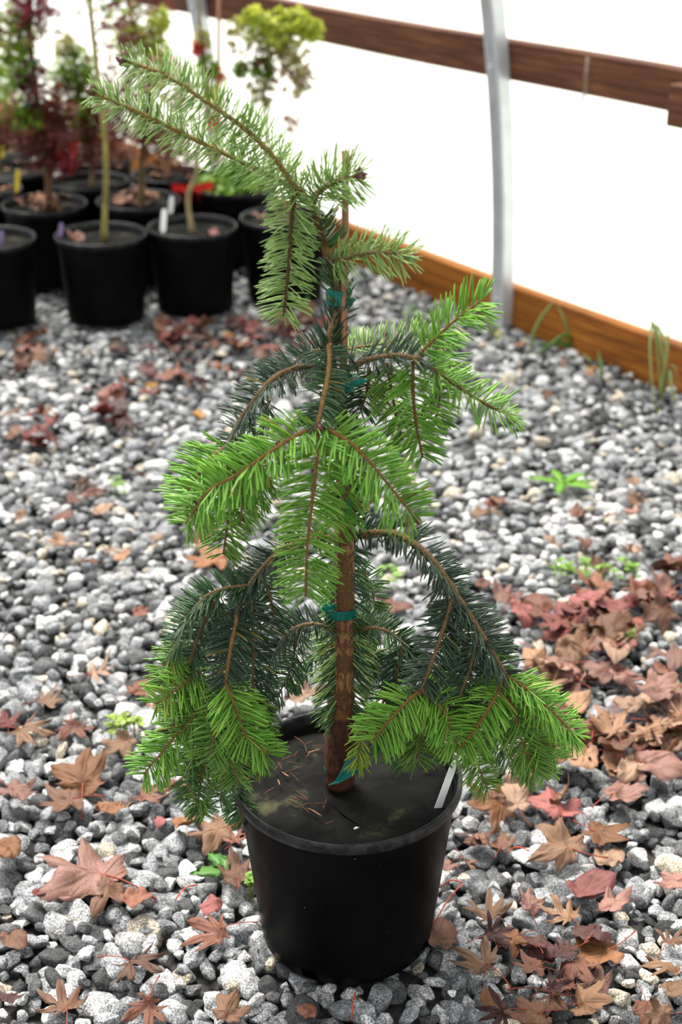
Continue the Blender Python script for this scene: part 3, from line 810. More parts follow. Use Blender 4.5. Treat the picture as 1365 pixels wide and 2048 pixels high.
mb.tube([tp(*t[:3]) for t in sk], [t[3] for t in sk], 10); o = mb.build('stake', M['stake'], fir); o['label'] = 'thin weathered bamboo stake'
def tie(px, py, w, h, tail=None, dy=0.0, tw=.007):
    """ribbon wound around trunk and stake"""
    c = tp(px, py, dy); mb = MB(); n = 24; V = []; F = []
    rx = w / 2
    for j, z in enumerate((-h / 2, h / 2)):
        for q, off in enumerate((0, .0008)):
            for k in range(n):
                a_ = 2 * math.pi * k / n
                V.append(c + Vector(((rx + off) * math.cos(a_), (rx * .8 + off) * math.sin(a_), z + .0012 * math.sin(a_ * 2 + px))))
    # rings: 0 = low in, 1 = low out, 2 = high in, 3 = high out
    for k in range(n):
        k2 = (k + 1) % n
        F += [(n + k, n + k2, 3 * n + k2, 3 * n + k), (k2, k, 2 * n + k, 2 * n + k2), (2 * n + k, 3 * n + k, 3 * n + k2, 2 * n + k2), (k, k2, n + k2, n + k)]
    mb.add(V, F)
    if tail:
        P_ = [tp(*t) for t in tail]; hw = Vector((.004, .0, .006))
        V = [];
        for i, p in enumerate(P_):
            f = .45 + .55 * math.sin(math.pi * (i + .6) / (len(P_) + .2))
            for sgn in (-1, 1):
                for th in (-.0004, .0004): V.append(p + Vector((sgn * tw * f, -.003 * sgn + th, sgn * tw * f * .6)))
        F = []
        for i in range(len(P_) - 1):
            b0 = i * 4; b1 = b0 + 4
            F += [(b0, b0 + 2, b1 + 2, b1), (b0 + 3, b0 + 1, b1 + 1, b1 + 3), (b0 + 2, b0 + 3, b1 + 3, b1 + 2), (b0 + 1, b0, b1, b1 + 1)]
        mb.add(V, F)
    o = mb.build('tie_ribbon', M['ribbon'], fir, False); o['label'] = 'teal green plastic tie ribbon'; return o
tie(678, 593, .0255, .016, [(692, 600, -.012), (698, 603, -.013), (702, 606, -.014)])
tie(684, 765, .0250, .014, [(688, 765, -.011), (692, 764, -.030), (702, 766, -.050), (722, 768, -.054)], tw=.011)
tie(688, 1010, .0235, .016)
tie(683, 1222, .0350, .0115, [(668, 1218, -.012), (657, 1212, -.014), (652, 1222, -.014), (655, 1208, -.014)])
tie(683, 1535, .0405, .005, [(716, 1495, -.022), (708, 1515, -.028), (698, 1540, -.032), (686, 1558, -.032), (668, 1568, -.030)], tw=.0105)

NC = dict(new=((.11, .33, .018), (.25, .50, .055)), newmid=((.09, .23, .022), (.19, .37, .05)), dark=((.014, .036, .016), (.07, .13, .068)), mid=((.03, .085, .028), (.08, .17, .06)),
          up=((.17, .33, .06), (.45, .62, .21)), yel=((.24, .40, .02), (.38, .52, .05)), shade=((.05, .14, .03), (.09, .21, .05)))
def needles(P_, col, L, dens, style, face, seed, lo=0.0, lean=(.15, .55), flat=.35, side=0):
    """P_: spline points (Vectors). returns V, F, Cc arrays of all needles on the shoot"""
    rg = np.random.default_rng(seed)
    A = np.array([p[:] for p in P_]); seg = np.linalg.norm(np.diff(A, axis=0), axis=1); cum = np.concatenate([[0], np.cumsum(seg)]); tot = cum[-1]
    n = max(6, int(tot * dens)); s = np.sort(rg.uniform(lo * tot, tot, n)); u = s / tot
    B = np.stack([np.interp(s, cum, A[:, i]) for i in range(3)], 1)
    B2 = np.stack([np.interp(np.minimum(s + .004, tot), cum, A[:, i]) for i in range(3)], 1); B1 = np.stack([np.interp(np.maximum(s - .004, 0), cum, A[:, i]) for i in range(3)], 1)
    T = B2 - B1; T /= np.linalg.norm(T, axis=1)[:, None]
    fN = np.array(face)[None] - (T @ np.array(face))[:, None] * T; fN /= np.linalg.norm(fN, axis=1)[:, None] + 1e-9
    S = np.cross(T, fN)
    sg = np.where(rg.random(n) < .5 + .5 * side, 1.0, -1.0)
    if style == 'comb': e = rg.uniform(-.25, 1.0, n) ** 1 * .75
    elif style == 'flat': e = rg.normal(.12, flat, n)
    else: e = rg.uniform(-1.2, 1.5, n)
    a = rg.uniform(lean[0], lean[1], n) + .35 * np.clip((u - .85) / .15, 0, 1)
    D = (np.cos(a) * np.cos(e) * sg)[:, None] * S + (np.cos(a) * np.sin(e))[:, None] * fN + np.sin(a)[:, None] * T
    D += rg.normal(0, .07, (n, 3)); D /= np.linalg.norm(D, axis=1)[:, None]
    ln = L * rg.uniform(.78, 1.08, n) * (1 - .35 * np.clip((u - .85) / .15, 0, 1)) * (1 - .18 * np.abs(np.sin(e)))
    if lo == 0: ln *= .72 + .28 * np.clip(u / .12, 0, 1)
    bend = (T * .10 + fN * rg.uniform(-.12, .16, n)[:, None] + np.array([[0, 0, -.04]]))
    if style == 'brush': bend += T * rg.uniform(.0, .22, n)[:, None]
    Wd = np.cross(D, fN); Wd /= np.linalg.norm(Wd, axis=1)[:, None] + 1e-9
    tw = rg.normal(0, .35, n); Nn = np.cross(Wd, D); W = Wd * np.cos(tw)[:, None] + Nn * np.sin(tw)[:, None]; Nn = np.cross(W, D)
    w = (.00072 if col == 'up' else .00105) * rg.uniform(.85, 1.15, n); th = .0004
    st = np.array([0, .3, .75, .95, 1.02]); wf = np.array([.5, 1, 1, .75, .2])
    V = np.zeros((n, 5, 4, 3)); Cc = np.zeros((n, 5, 4, 3))
    c0, c1 = np.array(NC[col][0]), np.array(NC[col][1])
    k = rg.random(n)[:, None]; base = c0 * (1 - k) + c1 * k
    yl = rg.random(n) < .012; base[yl] = np.array([.30, .24, .04])
    for j in range(5):
        ctr = B + ln[:, None] * (st[j] * D + st[j] ** 2 * bend)
        V[:, j, 0] = ctr - W * (w * wf[j])[:, None]; V[:, j, 1] = ctr + Nn * th * wf[j]
        V[:, j, 2] = ctr + W * (w * wf[j])[:, None]; V[:, j, 3] = ctr - Nn * th * wf[j]
        g = (.85, .95, 1.0, 1.12, 1.25)[j]
        for q in range(3): Cc[:, j, q] = base * g
        Cc[:, j, 1] = base * g * .82                                   # groove along the upper side
        Cc[:, j, 3] = base * .55 + np.array([.10, .14, .11])           # pale waxy bands underneath
    F = []
    for j in range(4):
        for q in range(4):
            q2 = (q + 1) % 4; F.append((j * 4 + q, j * 4 + q2, j * 4 + 4 + q2, j * 4 + 4 + q))
    F = np.array(F)[None] + (np.arange(n) * 20)[:, None, None]
    return V.reshape(-1, 3), F.reshape(-1, 4), Cc.reshape(-1, 3)
shoot_n = [0]
LENF = dict(new=1.28, newmid=1.2, dark=1.15, mid=1.12, up=1.12, yel=1.05, shade=1.15)
def shoot(pts, col, L=.027, dens=1150, style='flat', r0=.0026, r1=.0013, bud=0, lo=0.0, face=None, stem=(1, 1, 1), lean=(.12, .5), flat=.35, label=None, side=0):
    shoot_n[0] += 1; sd = 1000 + shoot_n[0]; L *= LENF[col]; dens *= 1.15
    P3 = [tp(*(p if len(p) == 3 else (*p, 0))) for p in pts]; sp = spline(P3, 7)
    root_p = sp[0].copy()
    mb = MB(); k = len(sp); rg = random.Random(sd)
    mb.tube([p - root_p for p in sp], [(r0 + (r1 - r0) * i / (k - 1)) * rg.uniform(.9, 1.15) for i in range(k)], 7, stem)
    o = mb.build('shoot', M['shoot'], fir); o.location = root_p
    if label: o['label'] = label
    if face is None:
        m_ = sp[len(sp) // 2]; out = Vector((m_.x, m_.y, 0)); out = out.normalized() if out.length > .03 else Vector((0, -1, 0))
        face = (out * .45 + Vector((0, -.75, 0)) + Vector((0, 0, .55))).normalized()
    V, F, Cc = needles([p - root_p for p in sp], col, L, dens, style, tuple(face), sd, lo, lean, flat, side)
    nd = link('needles', np_mesh('needles', V, F, Cc, True), o, M['needle']); nd['kind'] = 'stuff'
    if bud:
        t = (sp[-1] - sp[-2]).normalized(); sdv = t.orthogonal().normalized(); bi = t.cross(sdv)
        for i in range(bud):
            a_ = i * 2.4; dd = t if i == 0 else (t * .55 + (sdv * math.cos(a_) + bi * math.sin(a_)) * .8).normalized()
            b = MB(); p0 = sp[-1] - root_p
            b.tube([p0 - dd * .001, p0 + dd * .0035, p0 + dd * .007, p0 + dd * .0105], [.0016, .0038, .0032, .0005], 8); bo = b.build('bud', M['bud'], o)
    return o
UP = (0, -.55, .83); CAMF = (0, -.85, .5)
# top leader and its long arms
shoot([(632, 425), (612, 395, .0), (586, 366, -.004), (540, 305, -.010), (480, 250, -.014), (405, 198, -.018), (330, 150, -.020), (252, 122, -.020)], 'up', .029, 2000, 'brush', .0032, .0020, 4, .10, UP, (1.5, 1.6, 1.1), (-.2, .3), label='long upper arm reaching up to the left')
shoot([(600, 385, .012), (560, 362, .018), (490, 327, .024), (400, 284, .026), (310, 240, .026), (250, 212, .024), (190, 187, .022)], 'up', .026, 2100, 'brush', .0030, .0018, 2, .0, UP, (1.5, 1.6, 1.1), (-.1, .4), label='second long arm reaching left just below the uppermost')
shoot([(592, 380, -.004), (584, 440, -.008), (579, 520, -.010), (572, 590, -.010), (568, 632, -.010)], 'up', .029, 1800, 'flat', .0028, .0015, 0, .0, CAMF, (.45, .4, .3), (-.05, .32), .5, label='shoot hanging straight down from the top fork')
shoot([(628, 405, -.002), (640, 382, -.006), (672, 362, -.012), (715, 352, -.018)], 'up', .034, 3200, 'brush', .0026, .0018, 4, .0, UP, label='nodding tip of the leader with red-brown buds')
shoot([(655, 520, -.002), (690, 518, -.010), (740, 506, -.016), (780, 506, -.018), (818, 514, -.020)], 'up', .030, 2000, 'brush', .0024, .0016, 1, .0, (0, -.4, .9))
shoot([(652, 505, .0), (640, 465, .0), (630, 428, .0)], 'mid', .027, 1500, 'brush', .0035, .0030, 0, 0, UP)
shoot([(672, 640, -.003), (679, 600, -.003), (664, 540, -.002)], 'mid', .025, 1100, 'brush', .0045, .0040, 0, 0, UP, lean=(.6, 1.0))
shoot([(655, 715, -.012), (662, 668, -.010), (676, 625, -.006)], 'dark', .024, 1150, 'brush', .0045, .0040, 0, 0, UP, lean=(.5, .95))
# middle whorl
shoot([(650, 735, -.01), (600, 735, -.03), (550, 755, -.05), (510, 800, -.055), (475, 850, -.05), (455, 892, -.04)], 'dark', .027, 1250, 'comb', .0036, .0024, 0, .0, (-.3, -.5, .8), label='dark left arm of the middle whorl')
shoot([(660, 690, -.02), (658, 740, -.05), (648, 795, -.08), (635, 850, -.10)], 'mid', .024, 1500, 'comb', .0034, .0028, 3, .0, (0, -.8, .6), (1.15, 1.1, .9), label='short dark arm pointing at the viewer')
shoot([(632, 852, -.10), (580, 878, -.115), (525, 915, -.122), (470, 952, -.124), (415, 985, -.122), (372, 1048, -.112)], 'new', .029, 1300, 'flat', .0021, .0012, 0, .0, (-.1, -.75, .65), (1.2, .9, .6), label='bright green shoot drooping to the left')
shoot([(638, 855, -.10), (634, 920, -.118), (624, 1010, -.120), (615, 1100, -.116), (612, 1192, -.108)], 'new', .030, 1250, 'flat', .0022, .0012, 0, .0, CAMF, (1.2, .9, .6), (.0, .32), .28, label='bright green shoot hanging straight down before the trunk')
shoot([(645, 852, -.10), (700, 885, -.112), (745, 930, -.118), (790, 985, -.116), (832, 1036, -.108)], 'new', .029, 1350, 'flat', .0021, .0012, 1, .0, (.2, -.75, .6), (1.2, .9, .6), label='bright green shoot drooping to the right')
shoot([(455, 890, -.04), (425, 915, -.05), (392, 955, -.055), (365, 1005, -.05)], 'new', .029, 1500, 'flat', .0020, .0012, 0, .0, None, (1.2, .9, .6))
shoot([(455, 892, -.04), (470, 950, -.035), (458, 1030, -.03), (447, 1108, -.025)], 'newmid', .025, 1250, 'flat', .0020, .0012, 0, .0, CAMF)
shoot([(458, 888, -.035), (500, 900, -.02), (520, 950, -.015), (515, 1000, -.01)], 'newmid', .025, 1000, 'flat', .0018, .0010)
shoot([(540, 800, -.02), (525, 840, -.01), (515, 880, 0), (500, 930, 0)], 'mid', .024, 900, 'flat', .0018, .0010)
shoot([(660, 700, .02), (620, 705, .03), (585, 730, .035), (560, 770, .03)], 'dark', .024, 1200, 'comb', .0024, .0016)
shoot([(685, 745, -.01), (735, 720, -.03), (790, 711, -.04), (845, 718, -.045)], 'dark', .030, 1150, 'comb', .0034, .0026, 0, .0, (.1, -.35, .93), label='dark right arm of the middle whorl')
shoot([(840, 708, -.042), (880, 668, -.045), (920, 633, -.045), (965, 600, -.045)], 'new', .028, 1150, 'flat', .0018, .0012, 0, .0, (0, -.6, .8), (1.2, .9, .6), (.3, .75), .5, label='bright shoot pointing up to the right')
shoot([(842, 722, -.043), (895, 758, -.05), (950, 795, -.052), (985, 815, -.05), (1026, 832, -.045)], 'new', .026, 1150, 'flat', .0024, .0014, 0, .0, (0, -.3, .95), (.8, .6, .5), (.1, .6), .75, label='bright shoot drooping to the far right')
shoot([(826, 722, -.04), (827, 790, -.043), (834, 855, -.042), (846, 915, -.04)], 'new', .026, 1150, 'flat', .0020, .0012, 0, .0, CAMF, (.8, .6, .5), (.15, .5))
shoot([(775, 725, -.02), (785, 790, -.015), (798, 850, -.012), (806, 880, -.012)], 'newmid', .025, 1000, 'flat', .0020, .0012, 0, .0, CAMF)
shoot([(738, 735, 0), (735, 780, .01), (722, 820, .01)], 'mid', .024, 1100, 'flat', .0020, .0014)
shoot([(690, 700, .02), (745, 690, .04), (800, 680, .05), (860, 672, .05)], 'up', .026, 1300, 'comb', .0024, .0014, 0, 0, (0, -.4, .9))
shoot([(860, 672, .05), (890, 705, .05), (905, 750, .045)], 'newmid', .024, 1300, 'flat', .0018, .0012)
shoot([(690, 760, .02), (740, 775, .045), (780, 810, .05), (800, 850, .05)], 'up', .024, 900, 'flat', .0018, .0012)
shoot([(700, 950, -.002), (696, 900, -.004), (684, 845, -.006), (672, 790, -.008)], 'dark', .025, 1500, 'brush', .0074, .0070, 0, 0, CAMF, (.3, .3, .25))
shoot([(692, 1062, 0), (697, 1010, 0), (700, 960, 0)], 'dark', .024, 1500, 'brush', .0082, .0080, 0, 0, CAMF, (.3, .3, .25))
# lower right branch
shoot([(700, 1072), (735, 1068, -.01), (790, 1068, -.025), (840, 1097, -.04), (880, 1140, -.05), (915, 1192, -.055)], 'dark', .028, 1300, 'comb', .0050, .0040, 0, .04, (.25, -.35, .9), label='thick arching lower right branch')
shoot([(915, 1192, -.055), (945, 1238, -.06), (980, 1295, -.062), (1012, 1350, -.06)], 'dark', .029, 1400, 'comb', .0036, .0026, 2, .0, (.45, -.55, .7), label='dark end of the lower right branch')
shoot([(908, 1190, -.055), (888, 1255, -.07), (868, 1315, -.075), (842, 1382, -.075)], 'dark', .027, 1250, 'flat', .0028, .0020, 1, .0, CAMF)
shoot([(915, 1205, -.045), (925, 1270, -.035), (938, 1330, -.03), (950, 1385, -.03)], 'dark', .026, 1200, 'flat', .0026, .0018, 0, .0, CAMF)
shoot([(1015, 1352, -.06), (1055, 1378, -.068), (1100, 1418, -.07), (1152, 1472, -.066)], 'new', .026, 1500, 'flat', .0020, .0012, 0, .0, (.2, -.55, .8), (1.2, .95, .6), (.2, .7), .45, label='bright outermost lower right shoot')
shoot([(1012, 1355, -.06), (1028, 1420, -.07), (1046, 1485, -.072), (1072, 1545, -.068)], 'newmid', .027, 1450, 'flat', .0022, .0012, 0, .0, CAMF, (1.1, .9, .6), (.35, .8))
shoot([(1008, 1358, -.062), (985, 1405, -.08), (955, 1452, -.088), (922, 1496, -.085)], 'new', .028, 1350, 'flat', .0022, .0012, 0, .0, CAMF, (1.2, .9, .6))
shoot([(1020, 1365, -.05), (1060, 1430, -.045), (1090, 1480, -.04), (1118, 1515, -.035)], 'newmid', .025, 1300, 'flat', .0020, .0012)
shoot([(838, 1382, -.075), (806, 1412, -.088), (775, 1446, -.092), (748, 1480, -.088)], 'new', .029, 1450, 'flat', .0020, .0012, 0, .0, CAMF, (1.2, .9, .6), (.15, .5), .25, label='bright fan-shaped shoot right of the trunk foot')
shoot([(845, 1382, -.075), (880, 1412, -.085), (902, 1450, -.088), (918, 1495, -.082)], 'new', .027, 1500, 'flat', .0020, .0012)
shoot([(842, 1385, -.07), (846, 1430, -.068), (842, 1480, -.06), (835, 1525, -.05)], 'newmid', .025, 1300, 'flat', .0018, .0012)
shoot([(945, 1385, -.03), (940, 1440, -.03), (950, 1510, -.04), (976, 1578, -.04)], 'newmid', .024, 1250, 'flat', .0018, .0010)
shoot([(815, 1395, -.05), (818, 1450, -.04), (808, 1530, -.03)], 'shade', .024, 1250, 'flat', .0018, .0010)
shoot([(950, 1385, -.03), (985, 1440, -.015), (1010, 1490, -.01), (1030, 1530, -.01)], 'shade', .025, 1200, 'flat', .0018, .0010)
# lower small whorl
shoot([(703, 1266, -.004), (740, 1256, -.02), (775, 1262, -.028), (805, 1285, -.03), (822, 1312, -.028)], 'mid', .023, 1300, 'comb', .0026, .0018, 0, .08, (.2, -.3, .9))
shoot([(805, 1288, -.03), (798, 1330, -.028), (790, 1380, -.025)], 'dark', .023, 1400, 'flat', .0018, .0012)
shoot([(700, 1290, .01), (735, 1310, .04), (770, 1300, .06), (800, 1310, .07)], 'shade', .024, 1300, 'flat', .0020, .0012)
shoot([(700, 1300, .01), (750, 1330, .05), (790, 1370, .06), (820, 1420, .06)], 'shade', .025, 1200, 'flat', .0020, .0012)
shoot([(676, 1266, -.004), (640, 1250, -.02), (600, 1252, -.03), (568, 1275, -.032), (545, 1320, -.028)], 'dark', .024, 1400, 'comb', .0026, .0018, 0, .05, (-.2, -.35, .9))
shoot([(600, 1256, -.028), (590, 1300, -.01), (580, 1340, 0), (555, 1395, 0)], 'mid', .023, 1000, 'flat', .0016, .0010)
shoot([(676, 1290, .01), (640, 1300, .04), (600, 1330, .06), (575, 1370, .06)], 'shade', .024, 1100, 'flat', .0018, .0010)
shoot([(732, 1418, -.035), (728, 1455, -.038), (720, 1495, -.04), (716, 1535, -.04)], 'yel', .020, 800, 'flat', .0015, .0009, 0, .0, CAMF, lean=(.5, .9), label='thin yellow-green shoot at the trunk foot')
# needles standing on the lower trunk itself
for (x0, y0, x1, y1, cl, dn, ln) in ((690, 1062, 690, 1230, 'mid', 800, .031), (691, 1215, 688, 1440, 'up', 1100, .040), (691, 1215, 688, 1440, 'mid', 900, .038)):
    shoot([(x0, y0, -.002), ((x0 + x1) / 2, (y0 + y1) / 2, -.002), (x1, y1, -.002)], cl, ln, dn, 'flat', .0100, .0108, 0, .0, (0, -1, .1), (.8, .6, .5), (.1, .75), .22, label='bristly older needles standing on the trunk')
# lower left branch
shoot([(678, 1078), (625, 1080, -.02), (580, 1094, -.035), (545, 1118, -.045), (510, 1158, -.05), (478, 1210, -.052)], 'dark', .026, 1500, 'comb', .0046, .0034, 0, .08, (-.3, -.3, .9), label='dark arching lower left branch')
shoot([(500, 1172, -.05), (450, 1178, -.06), (410, 1195, -.065), (375, 1240, -.065), (350, 1295, -.06)], 'mid', .026, 1450, 'comb', .0026, .0014, 0, .0, (-.4, -.4, .8))
shoot([(478, 1210, -.052), (470, 1255, -.075), (460, 1305, -.088), (452, 1365, -.09)], 'dark', .028, 1450, 'flat', .0028, .0020, 0, .0, CAMF, (1.2, 1.1, .8))
shoot([(500, 1195, -.045), (506, 1245, -.055), (508, 1310, -.058), (506, 1370, -.055), (504, 1440, -.05)], 'dark', .027, 1250, 'flat', .0026, .0014, 0, .0, CAMF)
shoot([(440, 1188, -.06), (405, 1250, -.062), (385, 1310, -.06), (372, 1350, -.058)], 'mid', .026, 1350, 'flat', .0024, .0016)
shoot([(470, 1215, -.04), (440, 1290, -.03), (425, 1360, -.025), (415, 1420, -.02)], 'dark', .026, 1250, 'flat', .0024, .0016)
shoot([(452, 1365, -.09), (466, 1400, -.102), (480, 1440, -.106), (492, 1478, -.102)], 'new', .028, 1500, 'flat', .0020, .0012, 0, .0, CAMF, (1.2, .9, .6), (.2, .6), .3, label='bright shoot over the left rim of the pot')
shoot([(492, 1470, -.10), (512, 1488, -.102), (538, 1508, -.10)], 'new', .024, 1500, 'flat', .0016, .0010, 0, .0, CAMF, (1.2, .9, .6), (.3, .8))
shoot([(450, 1368, -.088), (440, 1420, -.095), (430, 1465, -.095), (422, 1515, -.09)], 'newmid', .027, 1400, 'flat', .0020, .0012)
shoot([(405, 1340, -.06), (375, 1362, -.068), (345, 1385, -.07), (312, 1408, -.066)], 'new', .026, 1400, 'flat', .0018, .0010, 0, .0, CAMF, (1.2, .9, .6))
shoot([(400, 1400, -.05), (372, 1440, -.06), (335, 1492, -.064), (288, 1548, -.06)], 'new', .027, 1450, 'flat', .0020, .0010, 0, .0, CAMF, (1.2, .9, .6), (.2, .6), .3, label='lowest bright shoot drooping outside the pot to the left')
shoot([(415, 1410, -.03), (390, 1430, -.03), (380, 1480, -.03), (375, 1530, -.03)], 'newmid', .025, 1250, 'flat', .0018, .0010)
shoot([(430, 1440, -.04), (415, 1510, -.05), (402, 1565, -.05), (395, 1612, -.045)], 'newmid', .024, 1250, 'flat', .0018, .0010)
shoot([(440, 1450, -.03), (455, 1530, -.035), (472, 1590, -.04), (486, 1648, -.04)], 'shade', .022, 1150, 'flat', .0018, .0010)
shoot([(500, 1430, -.05), (470, 1480, -.07), (450, 1540, -.07), (440, 1600, -.06)], 'shade', .022, 1000, 'flat', .0018, .0010)
shoot([(540, 1330, -.028), (532, 1380, -.02), (528, 1420, -.02), (520, 1450, -.02)], 'mid', .023, 900, 'flat', .0016, .0010)
shoot([(372, 1350, -.058), (360, 1390, -.055), (352, 1430, -.05), (345, 1470, -.05)], 'newmid', .025, 1200, 'flat', .0018, .0010)

for pts, cl, L_ in (
  ([(560, 1110, .0), (520, 1150, .02), (490, 1220, .03), (480, 1300, .03)], 'dark', .026), ([(520, 1150, -.02), (540, 1190, -.03), (548, 1250, -.035)], 'mid', .024),
  ([(430, 1190, -.03), (390, 1240, -.02), (360, 1310, -.01), (345, 1370, -.01)], 'mid', .026), ([(460, 1320, -.06), (425, 1370, -.07), (395, 1420, -.075), (365, 1465, -.07)], 'newmid', .026),
  ([(505, 1380, -.05), (515, 1430, -.06), (520, 1480, -.065), (505, 1530, -.06)], 'newmid', .025), ([(470, 1420, -.08), (455, 1470, -.09), (462, 1520, -.09), (478, 1565, -.085)], 'newmid', .025),
  ([(400, 1490, -.04), (370, 1540, -.045), (385, 1590, -.045), (410, 1630, -.04)], 'shade', .022), ([(350, 1290, -.06), (335, 1330, -.06), (325, 1370, -.055)], 'newmid', .024),
  ([(880, 1150, -.045), (905, 1230, -.02), (915, 1310, -.01), (905, 1390, -.01)], 'dark', .026), ([(960, 1265, -.06), (945, 1320, -.07), (925, 1380, -.075), (905, 1420, -.07)], 'dark', .027),
  ([(985, 1300, -.06), (990, 1350, -.05), (985, 1410, -.045), (1000, 1470, -.04)], 'newmid', .026), ([(870, 1330, -.06), (895, 1380, -.065), (930, 1430, -.07), (965, 1475, -.065)], 'new', .026),
  ([(790, 1370, -.02), (765, 1410, -.02), (770, 1460, -.02), (785, 1505, -.02)], 'shade', .024), ([(905, 1400, -.03), (880, 1460, -.03), (870, 1520, -.03)], 'shade', .024),
  ([(1045, 1380, -.055), (1075, 1440, -.06), (1085, 1500, -.06), (1095, 1545, -.055)], 'new', .025), ([(830, 1310, .02), (850, 1370, .03), (870, 1430, .03)], 'dark', .025),
  ([(700, 1140, .01), (730, 1150, .03), (745, 1180, .035), (750, 1225, .035)], 'shade', .022), ([(700, 1265, .02), (730, 1240, .05), (770, 1235, .06)], 'shade', .022),
  ([(560, 880, -.06), (520, 930, -.06), (490, 990, -.055), (480, 1050, -.05)], 'new', .027), ([(430, 930, -.05), (395, 1000, -.045), (390, 1050, -.04)], 'newmid', .026),
  ([(690, 870, -.08), (700, 930, -.085), (690, 1000, -.08), (672, 1050, -.075)], 'new', .026), ([(870, 735, -.03), (880, 790, -.02), (870, 850, -.015)], 'newmid', .025)):
    shoot(pts, cl, L_, 1200, 'flat', .0020, .0011)
# white plant label in the pot, dry needles on the disc
def slat(name, base, top, w, m, label, lean_x=0.0, group=None):
    """plant label: thin pointed strip"""
    b_, t_ = Vector(base), Vector(top); ax = (t_ - b_).normalized(); sd = ax.cross(Vector((0, 1, 0.25))).normalized(); nn = ax.cross(sd).normalized() * .0006
    L = (t_ - b_).length; V = []
    prof = [(0, .15), (.12, .5), (.85, .5), (.96, .38), (1.0, .18)]
    for f, k in prof:
        for s_ in (-1, 1):
            for q in (-1, 1): V.append(ax * (L * f) + sd * (s_ * w * k) + nn * q)
    F = [(0, 1, 3, 2)]
    for i in range(len(prof) - 1):
        a_, b2 = i * 4, i * 4 + 4
        F += [(a_, a_ + 2, b2 + 2, b2), (a_ + 3, a_ + 1, b2 + 1, b2 + 3), (a_ + 2, a_ + 3, b2 + 3, b2 + 2), (a_ + 1, a_, b2, b2 + 1)]
    e = (len(prof) - 1) * 4; F.append((e + 2, e + 3, e + 1, e))
    mb = MB(); mb.add(V, F); o = mb.build(name, m, None, False); o.location = b_
    return tag(o, label, 'plant label', group)
bp = at(868, 1640, 1.405); tpnt = at(911, 1522, 1.425)
slat('plant_label', bp, tpnt, .0085, M['white'], 'white plastic plant label leaning inside the rim of the big front pot')
DN = [(575, 1520, 35), (590, 1512, 70), (560, 1535, 120), (585, 1545, 20), (552, 1540, 60), (572, 1552, 150), (620, 1490, 30), (612, 1500, 100), (628, 1505, 10), (640, 1497, 0), (600, 1485, 145), (617, 1513, 60),
      (590, 1560, 130), (600, 1590, 140), (592, 1600, 145), (608, 1600, 135), (586, 1608, 150), (615, 1612, 20), (640, 1612, 5), (650, 1610, 80), (630, 1628, 150), (558, 1570, 100), (540, 1585, 40), (612, 1622, 130), (535, 1500, 160),
      (660, 1648, 35), (855, 1545, 25), (868, 1530, 150), (862, 1520, 70), (590, 1530, 165)]
for i, (px, py, an) in enumerate(DN):
    p = ground(px, py, .2215); L = random.uniform(.012, .024); a_ = R(an + random.uniform(-12, 12)); d = Vector((math.cos(a_), math.sin(a_) * 1.2, random.uniform(-.05, .18))).normalized() * L
    mb = MB(); b_ = Vector((-d.y, d.x, 0)) * random.uniform(-.06, .06)
    mb.tube(spline([-d / 2, b_, d / 2], 3), [.0003, .0008, .0009, .0010, .0009, .0008, .0003], 5, random.choice([(.32, .27, .25), (1.0, 1.1, 1.2), (.18, .15, .14), (.34, .2, .18)]))
    o = mb.build('dry_needle', M['stake']); o.location = (p.x, p.y, .2225 + (0.0015 if i % 3 else .003))
    right = px > 800
    tag(o, 'dead brown fir needle on the shaded right part of the weed disc' if right else ('single pale curved needle near the front rim of the weed disc' if i == 25 else 'dead brown fir needle in the litter left of the trunk on the weed disc'), 'needle', None if i == 25 else ('dead needles right on the disc' if right else 'dead needles left on the disc'))
mb = MB(); mb.tube([(-.003, -.001, .0), (0, 0, .001), (.003, .002, .0)], [.0008, .0016, .0006], 6); o = mb.build('grit_flake', M['white']); p = ground(713, 1658, .2215); o.location = (p.x, p.y, .2222)
tag(o, 'tiny white flake near the front rim of the weed disc', 'flake')

# ------------------------------------------------------------------ background nursery pots with maples
def star_leaf_tmpl():
    """small palmate leaf, 7 pointed fingers, slightly cupped"""
    V = [(0, 0, 0)]; F = []
    fing = [(-115, .45), (-75, .75), (-37, .95), (0, 1.05), (37, .95), (75, .75), (115, .45)]
    for a_, l in fing:
        a_ = R(a_); d = np.array([math.sin(a_), math.cos(a_)]); s = np.array([d[1], -d[0]]); b = len(V)
        for (f, w) in ((.45, .12), (.45, -.12), (1.0, 0)): q = d * l * f + s * w; V.append((q[0], q[1], -.18 * (l * f) ** 2))
        F += [(0, b, b + 1), (b, b + 2, b + 1)]
    return np.array(V), np.array(F)
SLV, SLF = star_leaf_tmpl()
FC = dict(ygreen=((.30, .38, .03), (.50, .52, .07)), green=((.09, .19, .015), (.22, .32, .03)), olive=((.20, .21, .05), (.36, .30, .10)), maroon=((.07, .018, .014), (.17, .04, .03)), brown=((.20, .08, .05), (.36, .17, .10)), red=((.35, .02, .02), (.55, .05, .04)), dred=((.10, .012, .018), (.24, .02, .03)))
